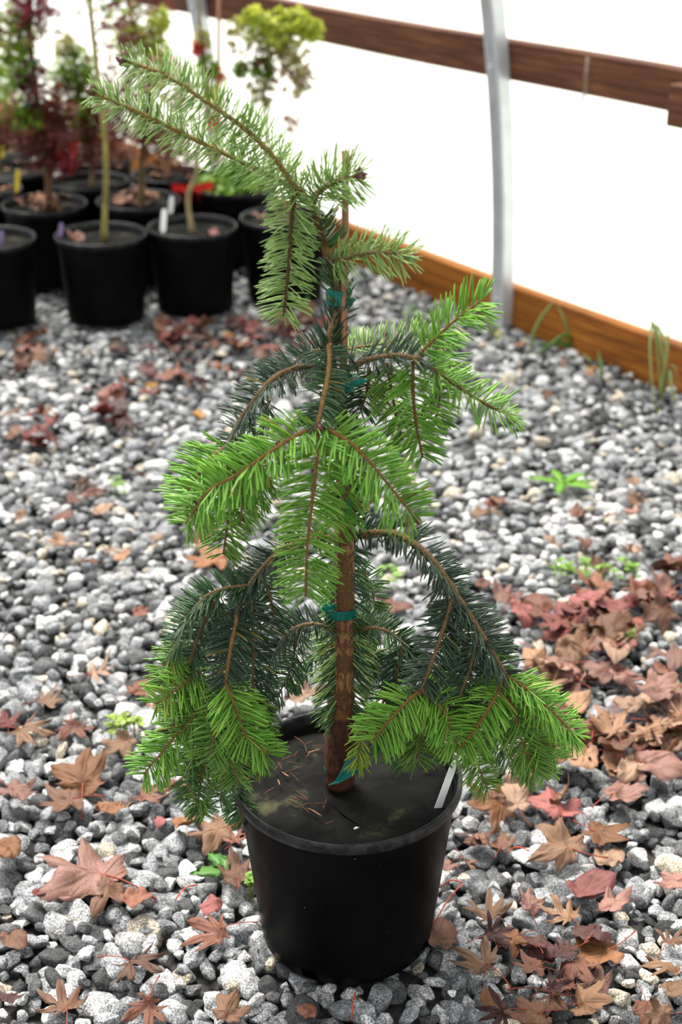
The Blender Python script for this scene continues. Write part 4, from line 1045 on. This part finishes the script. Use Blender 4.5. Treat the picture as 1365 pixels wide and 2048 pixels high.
def foliage(root, blobs, Y, name='foliage', size=(.012, .026), mult=2.6):
    Vs, Fs, Cs = [], [], []; base = 0; loc = Vector(root.location); pts = []
    for (px, py, rp, col, cnt) in blobs:
        z = at(px, py, Y); sc = (z - CAM).length / FPX; rr = rp * sc
        for _ in range(int(cnt * mult)):
            d = Vector((rng.normal(), rng.normal() * .9, rng.normal())) ; d = d / d.length * rr * 1.15 * rng.uniform(.1, 1.15) ** .5
            p = z + d - loc; s = rng.uniform(*size)
            rm = rots(np.array([rng.uniform(0, 6.28)]), np.array([rng.normal(-.5, .55)]), np.array([rng.normal(0, .5)]))[0]
            Vs.append((SLV * s) @ rm.T + np.array(p[:])); Fs.append(SLF + base); base += len(SLV)
            k = rng.random(); c0, c1 = FC[col]; Cs.append(np.tile(np.array(c0) * (1 - k) + np.array(c1) * k, (len(SLV), 1)))
            if _ % 16 == 0: pts.append((p, z - loc))
    o = link(name, np_mesh(name, np.vstack(Vs), np.vstack(Fs), np.vstack(Cs), False), root, M['green']); o['kind'] = 'stuff'
    return pts
def maple(cx, cy, label, trunk=None, blobs=None, r=.127, h=.24, litter=None, r0=.008, r1=.0035, disc=True, tcol=(1, 1, 1), ties=(), canes=(), lname=None, twigs=True, name='potted_maple'):
    root = empty(name, (cx, cy, 0)); loc = Vector((cx, cy, 0))
    pot_parts(root, r, h, 48, False, .85)
    if trunk:
        P3 = [Vector((p[0] if len(p) > 2 else at(p[0], p[1], cy).x, cy, p[2] if len(p) > 2 else at(p[0], p[1], cy).z)) - loc for p in trunk]
        P3[0].x *= .6; P3[0].z = h - .026
        sp = spline(P3, 6); mb = MB(); k = len(sp)
        mb.tube(sp, [(r0 * (1.5 if i == 0 else 1.2 if i == 1 else 1) + (r1 - r0) * i / (k - 1)) for i in range(k)], 9, tcol); mb.build('trunk', M['mbark'], root)
    if blobs:
        pts = foliage(root, blobs, cy)
        if twigs and trunk:
            for i, (p, c) in enumerate(pts):
                if i % 3: continue
                tz = min(sp, key=lambda q: (q - c).length + (0.3 if q.z > c.z else 0))
                mb = MB(); mb.tube(spline([tz, (tz + p) / 2 + Vector((0, 0, .02)), p], 3), [.0022, .002, .0018, .0016, .0013, .001, .0007], 5, (.6, .5, .5)); mb.build('twig', M['mbark'], root)
    for (px, py) in ties:
        c = at(px, py, cy) - loc; mb = MB(); mb.tube([c + Vector((-.014, 0, -.002)), c + Vector((0, -.006, 0)), c + Vector((.016, 0, .003))], [.006, .010, .007], 8); mb.build('tie_ribbon', M['ribbon'], root)
    for (x0, y0, x1, y1) in canes:
        a_, b_ = at(x0, y0, cy + .03) - loc, at(x1, y1, cy + .03) - loc; mb = MB(); mb.tube([a_, b_], .005, 8); mb.build('cane', M['stake'], root)
    tag(root, label, 'potted tree' if trunk else 'plant pot', 'nursery pots at the back')
    if litter:
        n_, cols, lab = litter
        for i in range(n_):
            a_ = i * 2.4 + cx * 7; lsz = rng.uniform(.034, .05); q = (r * .90 - lsz) * math.sqrt((i + .7) / n_)
            put_leaf((cx + q * math.cos(a_), cy + q * math.sin(a_), h - .002 + .005 * (i % 3)), lsz, ('maple', 'star', 'maple')[i % 3], int(rng.integers(0, 8)), cols[i % len(cols)], rng.uniform(0, 6.28), (rng.normal(0, .25), rng.normal(0, .25)), lab, lab.replace('dry leaf ', 'leaves '))
    return root
BR = ('brown', 'rust', 'orange', 'tan')
A_ = maple(-0.965, 3.90, 'leftmost black pot of the front row, cut off by the left edge', r=.127)
B_ = maple(-0.665, 3.945, 'maple with tall straight yellow-green trunk in the front row black pot', [(210, 465), (212, 330), (204, 220), (194, 140), (182, 30), (172, -90), (168, -180)],
           [(255, 95, 22, 'maroon', 12), (228, 40, 40, 'maroon', 16), (200, -60, 70, 'green', 50)], r0=.0085, r1=.0045, tcol=(1.0, 1.05, .6))
C_ = maple(-0.42, 4.03, 'slender red and green maple in a front row pot with a red leaf', [(383, 440), (376, 395), (392, 350), (397, 290), (418, 210), (408, 110), (400, 40), (398, -30)],
           [(405, 75, 18, 'olive', 12), (414, 130, 20, 'green', 22), (402, 95, 12, 'red', 9), (424, 185, 14, 'ygreen', 16), (432, 150, 12, 'red', 8), (425, 240, 12, 'red', 8), (340, 170, 40, 'olive', 22), (330, 130, 26, 'brown', 12)], r0=.0085, r1=.003)
D_ = maple(-0.165, 4.13, 'maple with airy yellow-green crown above the brown rail, pot half hidden by the fir', [(548, 420), (543, 350), (532, 250), (527, 190), (540, 140), (575, 90), (600, 40)],
           [(512, 48, 28, 'ygreen', 55), (560, 62, 34, 'ygreen', 75), (590, 38, 22, 'ygreen', 40), (622, 58, 20, 'ygreen', 38), (545, 90, 26, 'olive', 30), (480, 60, 26, 'olive', 16), (524, 135, 18, 'green', 45), (481, 136, 13, 'green', 18), (590, 112, 30, 'olive', 34), (605, 160, 22, 'olive', 20), (522, 182, 24, 'olive', 30), (585, 150, 34, 'brown', 22), (500, 105, 26, 'maroon', 10), (580, 240, 16, 'brown', 9)], r0=.006, r1=.002,
           litter=(3, ('rust', 'red', 'brown'), 'dry leaf lying in the pot half hidden behind the hanging fir shoot'))
E_ = maple(-0.61, 4.335, 'thick-trunked maple in a pot of brown leaves behind the tall straight trunk', [(283, 395), (284, 340), (290, 270), (300, 190), (290, 110), (265, 50), (250, -40)],
           [(258, 72, 28, 'ygreen', 60), (312, 95, 24, 'ygreen', 60), (320, 35, 22, 'ygreen', 36), (285, 60, 40, 'olive', 26), (235, 190, 40, 'maroon', 46), (260, 240, 40, 'maroon', 46), (300, 285, 40, 'brown', 46), (335, 240, 45, 'maroon', 32), (345, 300, 34, 'brown', 40), (280, 20, 60, 'maroon', 30), (290, 130, 40, 'olive', 26), (240, 30, 40, 'olive', 22), (270, 180, 40, 'maroon', 30), (380, 330, 20, 'maroon', 10), (425, 300, 20, 'brown', 8)], r0=.013, r1=.004, tcol=(.5, .42, .35),
           litter=(11, BR, 'dry leaf heaped in the pot of the thick-trunked maple'))
F_ = maple(-0.885, 4.29, 'dense dark red and green maple at the left, in a pot with brown leaves', [(100, 390), (96, 340), (88, 270), (74, 200), (64, 120), (60, 40), (66, -60)],
           [(66, 12, 34, 'dred', 55), (40, 40, 40, 'maroon', 22), (52, 62, 26, 'olive', 26), (30, 105, 32, 'green', 46), (40, 80, 40, 'olive', 30), (60, 140, 26, 'maroon', 26), (100, 262, 46, 'maroon', 110), (75, 235, 30, 'green', 34), (30, 232, 24, 'green', 30), (90, 195, 34, 'maroon', 44), (130, 305, 22, 'red', 18), (120, 325, 26, 'dred', 26), (80, 300, 36, 'maroon', 50), (45, 165, 20, 'maroon', 16), (95, 40, 26, 'maroon', 10), (8, 60, 30, 'olive', 22), (15, 150, 30, 'green', 30), (10, 215, 30, 'brown', 20), (120, 230, 30, 'maroon', 40), (60, 265, 40, 'maroon', 40), (20, 30, 30, 'green', 20)], r0=.012, r1=.006, tcol=(.5, .3, .25), ties=((62, 127), (57, 212)),
           litter=(11, BR, 'dry leaf heaped in the pot of the dark red and green maple'))
G_ = maple(-0.80, 4.585, 'short-stemmed maple with green clumps in a covered pot behind the tall straight trunk', [(185, 350), (184, 320), (178, 270), (160, 200), (150, 120), (135, 60)],
           [(150, 130, 32, 'green', 62), (135, 88, 20, 'olive', 30), (165, 160, 26, 'green', 40), (155, 225, 28, 'ygreen', 56), (150, 205, 30, 'green', 40), (165, 255, 22, 'green', 30), (180, 290, 46, 'maroon', 70), (205, 250, 40, 'maroon', 44), (130, 190, 30, 'maroon', 30), (190, 215, 36, 'maroon', 34), (120, 150, 22, 'green', 20), (200, 130, 40, 'maroon', 14), (215, 300, 34, 'brown', 26), (150, 275, 40, 'maroon', 50)], r0=.008, r1=.003)
H_ = maple(-1.115, 4.47, 'black pot of leaves with a yellow label at the left edge, middle row', [(2, 340), (0, 260), (-10, 150)], [(10, 255, 34, 'maroon', 44), (-15, 170, 50, 'green', 50), (20, 270, 22, 'brown', 20)],
           litter=(8, BR, 'dry leaf in the yellow-labelled pot of the middle row'))
I_ = maple(-0.55, 4.685, 'black pot of orange-brown leaves beside the pot of red flowers', [(330, 330), (332, 290), (345, 230), (350, 150)], [(345, 275, 36, 'brown', 40), (300, 250, 30, 'maroon', 30), (370, 200, 36, 'brown', 16), (310, 160, 30, 'maroon', 14)], r0=.007, r1=.003,
           litter=(6, ('orange', 'rust', 'brown'), 'dry leaf in the pot next to the red flowers'))
K_ = maple(-1.19, 5.02, 'farthest left black pot of brown leaves with a yellow label', [(-5, 270), (-10, 150)], [(20, 215, 30, 'green', 30), (-15, 120, 60, 'green', 40)], litter=(4, BR, 'dry leaf in the farthest left yellow-labelled pot'))
L_ = maple(-0.83, 4.93, 'back row pot with reddish foliage just left of the thick maple trunk', [(205, 300), (205, 270), (220, 200)], [(235, 290, 34, 'brown', 40), (250, 300, 24, 'dred', 16), (200, 270, 30, 'maroon', 30), (185, 300, 30, 'brown', 20)], litter=(4, ('pink', 'rust', 'brown'), 'dry leaf in the back row pot left of the thick trunk'))
M_ = maple(-1.06, 4.75, 'back row pot mostly hidden by the dark red maple', [(120, 300), (115, 250), (110, 180)], [(130, 275, 34, 'maroon', 50), (60, 270, 30, 'maroon', 40)], litter=(3, BR, 'dry leaf in the hidden pot behind the dark red maple'))
# pot of annuals with red flowers
def annuals():
    cx, cy, r, h = -0.335, 4.53, .127, .235
    root = empty('flower_pot', (cx, cy, 0)); pot_parts(root, r, h, 48, False, .85)
    Vs, Fs, Cs = [], [], []; base = 0
    for i in range(170):
        a_ = rng.uniform(0, 6.28); q = r * .9 * math.sqrt(rng.random()); s = rng.uniform(.014, .030)
        m_, k = 7, 0; lf = [(0, 0, 0)] + [(math.cos(t) * (.6 if j % 2 else .72), math.sin(t), -.15) for j, t in enumerate(np.linspace(0, 6.283, 9)[:-1])]
        lf = np.array(lf) * s; rm = rots(np.array([rng.uniform(0, 6.28)]), np.array([rng.normal(0, .6)]), np.array([rng.normal(0, .6)]))[0]
        Vs.append(lf @ rm.T + np.array([q * math.cos(a_), q * math.sin(a_), h - .005 + rng.uniform(0, .085) * (1.1 - q / r)]))
        Fs.append(np.array([(0, 1 + j, 1 + (j + 1) % 8) for j in range(8)]) + base); base += 9
        kk = rng.random(); Cs.append(np.tile(np.array((.08, .22, .02)) * (1 - kk) + np.array((.28, .42, .08)) * kk, (9, 1)))
    o = link('foliage', np_mesh('foliage', np.vstack(Vs), np.vstack(Fs), np.vstack(Cs)), root, M['green']); o['kind'] = 'stuff'
    for (px, py) in ((352, 374), (366, 376), (382, 374), (396, 376), (408, 372), (420, 370)):
        c = at(px, py, cy - .10) - Vector((cx, cy, 0)); mb = MB()
        for k in range(6):
            a_ = k * 1.047; d = Vector((math.cos(a_), -.35, math.sin(a_))) ; t = Vector((-math.sin(a_), 0, math.cos(a_)))
            mb.add([c, c + d * .008 + t * .006, c + d * .015, c + d * .008 - t * .006, c + d * .008 + Vector((0, -.003, 0))], [(0, 1, 4), (1, 2, 4), (2, 3, 4), (3, 0, 4)])
        mb.tube([c + Vector((0, .02, -.05)), c], .0015, 5); fo = mb.build('flower', M['red'], root); fo['label'] = 'bright red flower'
    a_, b_ = at(437, 330, cy + .02) - Vector((cx, cy, 0)), at(438, -60, cy + .02) - Vector((cx, cy, 0)); mb = MB(); mb.tube([a_, b_], .0055, 8); mb.build('cane', M['stake'], root)
    foliage(root, [(428, 245, 14, 'red', 10), (436, 205, 12, 'red', 8), (440, 150, 12, 'brown', 8)], cy, 'cane_leaves')
    tag(root, 'black pot of light green annuals with bright red flowers and a tall cane', 'flower pot', None)
annuals()
# labels stuck in the background pots, loose leaves on them
def bslat(px, py, top, Y, w, m, lab): slat('plant_label', at(px, py, Y), at(px + 3, top, Y), w, m, lab, 0, 'plant labels in the back pots')
bslat(326, 466, 418, 3.95, .016, M['white'], 'white label in the pot of the slender front row maple')
bslat(341, 428, 392, 4.235, .015, M['white'], 'white label at the right rim of the leaf-filled pot behind')
bslat(33, 385, 340, 4.42, .014, M['yellow'], 'yellow label in the middle row pot at the left edge')
bslat(4, 318, 278, 4.93, .014, M['yellow'], 'yellow label in the farthest left pot')
bslat(213, 325, 300, 4.86, .015, M['yellow'], 'yellow label in the back row pot beside the tall straight trunk')
bslat(120, 475, 446, 3.90, .012, M['purple'], 'mauve label at the left rim of the tall straight maple pot')
bslat(0, 490, 462, 3.85, .014, M['purple'], 'mauve label in the leftmost front row pot')
put_leaf((-.715, 3.905, .232), .055, 'oval', 5, 'rust', 1.2, (.2, .1), 'curled reddish leaf at the foot of the tall straight trunk')
put_leaf((-.355, 3.985, .226), .045, 'oval', 1, 'rose', .5, (.1, .05), 'flat red leaf on the covered pot of the slender front row maple')
# far sprig against the white film
root = empty('maple_sprig', at(640, 330, 4.9)); Lc = Vector(root.location)
mb = MB(); mb.tube([p - Lc for p in spline([Vector((at(640, 330, 4.9).x, 4.9, -.03)), at(640, 330, 4.9), at(655, 250, 4.9), at(692, 190, 4.9)], 5)], .0015, 5, (.7, .8, .4)); mb.build('stem', M['mbark'], root)
foliage(root, [(695, 190, 15, 'ygreen', 12), (668, 225, 12, 'olive', 5)], 4.9)
tag(root, 'thin pale sprig with a few leaves against the white film', 'seedling')

# ------------------------------------------------------------------ grass and weeds
def blade(root, pts, w, col):
    P3 = spline(pts, 5); n_ = len(P3); V = []; F = []; cs = []
    for i, p in enumerate(P3):
        t = (P3[min(i + 1, n_ - 1)] - P3[max(i - 1, 0)]).normalized(); sd = t.cross(Vector((.3, -.9, .3))).normalized(); nn = t.cross(sd).normalized()
        f = w * math.sin(math.pi * min(.98, .25 + .74 * i / (n_ - 1))) ** .8
        V += [p - sd * f, p + nn * f * .25, p + sd * f, p - nn * .0004]
    for i in range(n_ - 1):
        for q in range(4):
            q2 = (q + 1) % 4; F.append((i * 4 + q, i * 4 + q2, i * 4 + 4 + q2, i * 4 + 4 + q))
    mb = MB(); mb.add(V, F, col); return mb.build('blade', M['green'], root)
def grass(px, py, blades, label):
    b0 = ground(px, py, 0); root = empty('grass_clump', b0)
    for tips, w, col in blades:
        pts = [Vector((0, 0, -.01))]
        for (x, y, dY) in tips: pts.append(at(x, y, b0.y + dY) - b0)
        blade(root, pts, w, col)
    tag(root, label, 'grass', 'grass tufts along the plank')
GG, GL, GS = (.12, .23, .04), (.33, .42, .16), (.42, .33, .16)
grass(1155, 690, [([(1130, 670, -.02), (1090, 700, -.05), (1060, 718, -.06)], .005, GG), ([(1120, 682, -.03), (1075, 705, -.06)], .005, GG), ([(1140, 670, 0), (1128, 635, 0), (1115, 610, .01)], .0045, GL), ([(1185, 685, .0), (1222, 690, .0)], .004, GG),
                  ([(1175, 715, -.06), (1200, 745, -.10), (1230, 785, -.12)], .005, GL), ([(1120, 690, -.02), (1045, 685, -.04)], .004, GG), ([(1150, 660, 0), (1210, 655, 0)], .003, GL)], 'spreading tuft of green grass before the orange plank')
grass(1062, 690, [([(1070, 660, 0), (1090, 625, 0), (1118, 592, .0)], .0055, GL), ([(1040, 725, -.06), (990, 745, -.12), (960, 742, -.14)], .007, GL), ([(1045, 715, -.05), (1010, 735, -.10)], .005, GS)], 'single broad grass blade rising right of the hoop post')
grass(1205, 755, [([(1203, 730, 0), (1196, 700, 0)], .006, GL), ([(1215, 760, -.02), (1232, 785, -.05)], .004, GS)], 'short stub of grass in the gravel before the plank')
grass(1325, 790, [([(1318, 720, 0), (1310, 660, -.02), (1305, 645, -.04), (1301, 700, -.08), (1308, 800, -.12), (1318, 855, -.13)], .004, GL), ([(1330, 730, 0), (1312, 650, -.02), (1335, 695, -.06), (1325, 760, -.08), (1318, 790, -.10)], .0045, GL), ([(1340, 740, -.02), (1345, 780, -.06), (1358, 815, -.08)], .005, GL), ([(1345, 730, -.02), (1362, 780, -.03)], .004, GS), ([(1322, 840, -.10), (1365, 860, -.14)], .005, GL),
                  ([(1335, 700, 0), (1345, 610, .0), (1362, 525, .0)], .003, GL)], 'tall bent grass tuft at the right edge before the plank')
grass(985, 668, [([(978, 635, 0), (965, 612, -.02), (940, 622, -.05)], .005, GL), ([(992, 662, -.01), (1002, 672, -.03), (990, 684, -.05)], .006, (.42, .45, .05))], 'small yellowish grass tuft at the foot of the nearest hoop post')
def weed(px, py, leaves, label, name='weed', col=GG):
    b0 = ground(px, py, .006); root = empty(name, b0)
    for (dx, dy, L, w, up) in leaves:
        d = Vector((dx, dy, 0)).normalized(); s = Vector((-d.y, d.x, 0)); V = []; F = []; n_ = 7
        for i in range(n_):
            t = i / (n_ - 1); ww = w * math.sin(math.pi * min(.97, .12 + .86 * t)) * (1 + .18 * (-1) ** i); c = d * (L * t) + Vector((0, 0, up * t - .9 * up * t * t + .008))
            V += [c - s * ww + Vector((0, 0, .12 * w)), c, c + s * ww + Vector((0, 0, .12 * w)), c - Vector((0, 0, .0006))]
        for i in range(n_ - 1):
            for q in range(4):
                q2 = (q + 1) % 4; F.append((i * 4 + q, i * 4 + q2, i * 4 + 4 + q2, i * 4 + 4 + q))
        mb = MB(); k = rng.uniform(.8, 1.25); mb.add(V, F, tuple(c * k for c in col)); mb.build('leaf', M['green'], root)
    return tag(root, label, 'weed')
weed(1125, 975, [(-1, .3, .085, .013, .02), (.9, -.5, .07, .016, .02), (-.3, -1, .065, .013, .02), (.7, .6, .075, .012, .02), (-.2, 1, .07, .012, .025), (1, .1, .07, .008, .02)], 'flat green rosette weed in the gravel right of the trunk', col=(.14, .32, .03))
weed(455, 1752, [(-.9, 1.1, .045, .011, .02), (-.2, 1, .03, .009, .02)], 'toothed green weed leaves between stones left of the pot', col=(.09, .22, .05))
weed(455, 1755, [(-1, -.1, .05, .012, .012)], 'single toothed green leaf lying left of the pot', col=(.10, .23, .05))
def clover(px, py, sx, sy, cnt, label, col=(.16, .30, .035)):
    cnt = int(cnt * 1.6)
    b0 = ground(px, py, .0); root = empty('clover_patch', b0)
    for i in range(cnt):
        g = ground(px + rng.uniform(-sx, sx), py + rng.uniform(-sy, sy), .0) - b0; h = rng.uniform(.016, .034); s = rng.uniform(.003, .0052); V = []; F = []
        for k in range(3):
            a_ = k * 2.094 + i; c = g + Vector((math.cos(a_) * s, math.sin(a_) * s, h)); b = len(V)
            V.append(c + Vector((0, 0, -.001)))
            for q in range(7): t = q * 6.283 / 7; V.append(c + Vector((math.cos(t) * s * .95, math.sin(t) * s * .95, .0012 * math.sin(a_ + t))))
            for q in range(7): F.append((b, b + 1 + q, b + 1 + (q + 1) % 7))
        mb = MB(); k = rng.uniform(.75, 1.3); cc = tuple(x * k for x in col); mb.add(V, F, cc); mb.tube([g + Vector((0, 0, -.01)), g + Vector((0, 0, h))], .0006, 4, (.2, .25, .05)); mb.build('sprig', M['green'], root)
    return tag(root, label, 'clover')
clover(1190, 1158, 85, 14, 34, 'long bright patch of clover among red-brown leaves at the right')
clover(1255, 1290, 10, 6, 3, 'tiny clover sprig between leaves at the right')
clover(248, 1470, 36, 12, 16, 'small yellow-green clover patch on the left gravel beside the fir tips', (.24, .34, .05))
clover(235, 988, 16, 12, 8, 'tiny bright green seedling on the blurred left gravel')
clover(600, 612, 26, 12, 12, 'blurred green weed patch behind the upper fir trunk', (.2, .4, .08))
clover(840, 640, 40, 12, 14, 'pale green blurred weed patch behind the right of the trunk', (.24, .4, .12))
clover(515, 1020, 22, 14, 10, 'pale green weed behind the bright left fir shoots', (.26, .44, .14))
clover(775, 1170, 26, 14, 9, 'small weeds on gravel just right of the lower trunk', (.2, .36, .08))
clover(505, 1790, 8, 10, 5, 'tiny green weed at the left wall of the pot', (.18, .32, .06))

# leaves that would share a label are told apart by how near they lie
from collections import defaultdict
same = defaultdict(list)
for o in bpy.data.objects:
    if o.parent is None and o.name.startswith('dry_leaf'): same[o['label']].append(o)
ORD = ('nearest', 'second nearest', 'third nearest', 'fourth nearest', 'fifth nearest', 'sixth nearest', 'seventh nearest', 'eighth nearest', 'ninth nearest', 'tenth nearest', 'eleventh nearest')
for lab, os_ in same.items():
    if len(os_) < 2: continue
    os_.sort(key=lambda q: q.location.y)
    for i, o in enumerate(os_):
        o['label'] = ('%s %s' % (('nearer', 'farther')[i] if len(os_) == 2 else 'farthest' if i == len(os_) - 1 else ORD[i], lab))
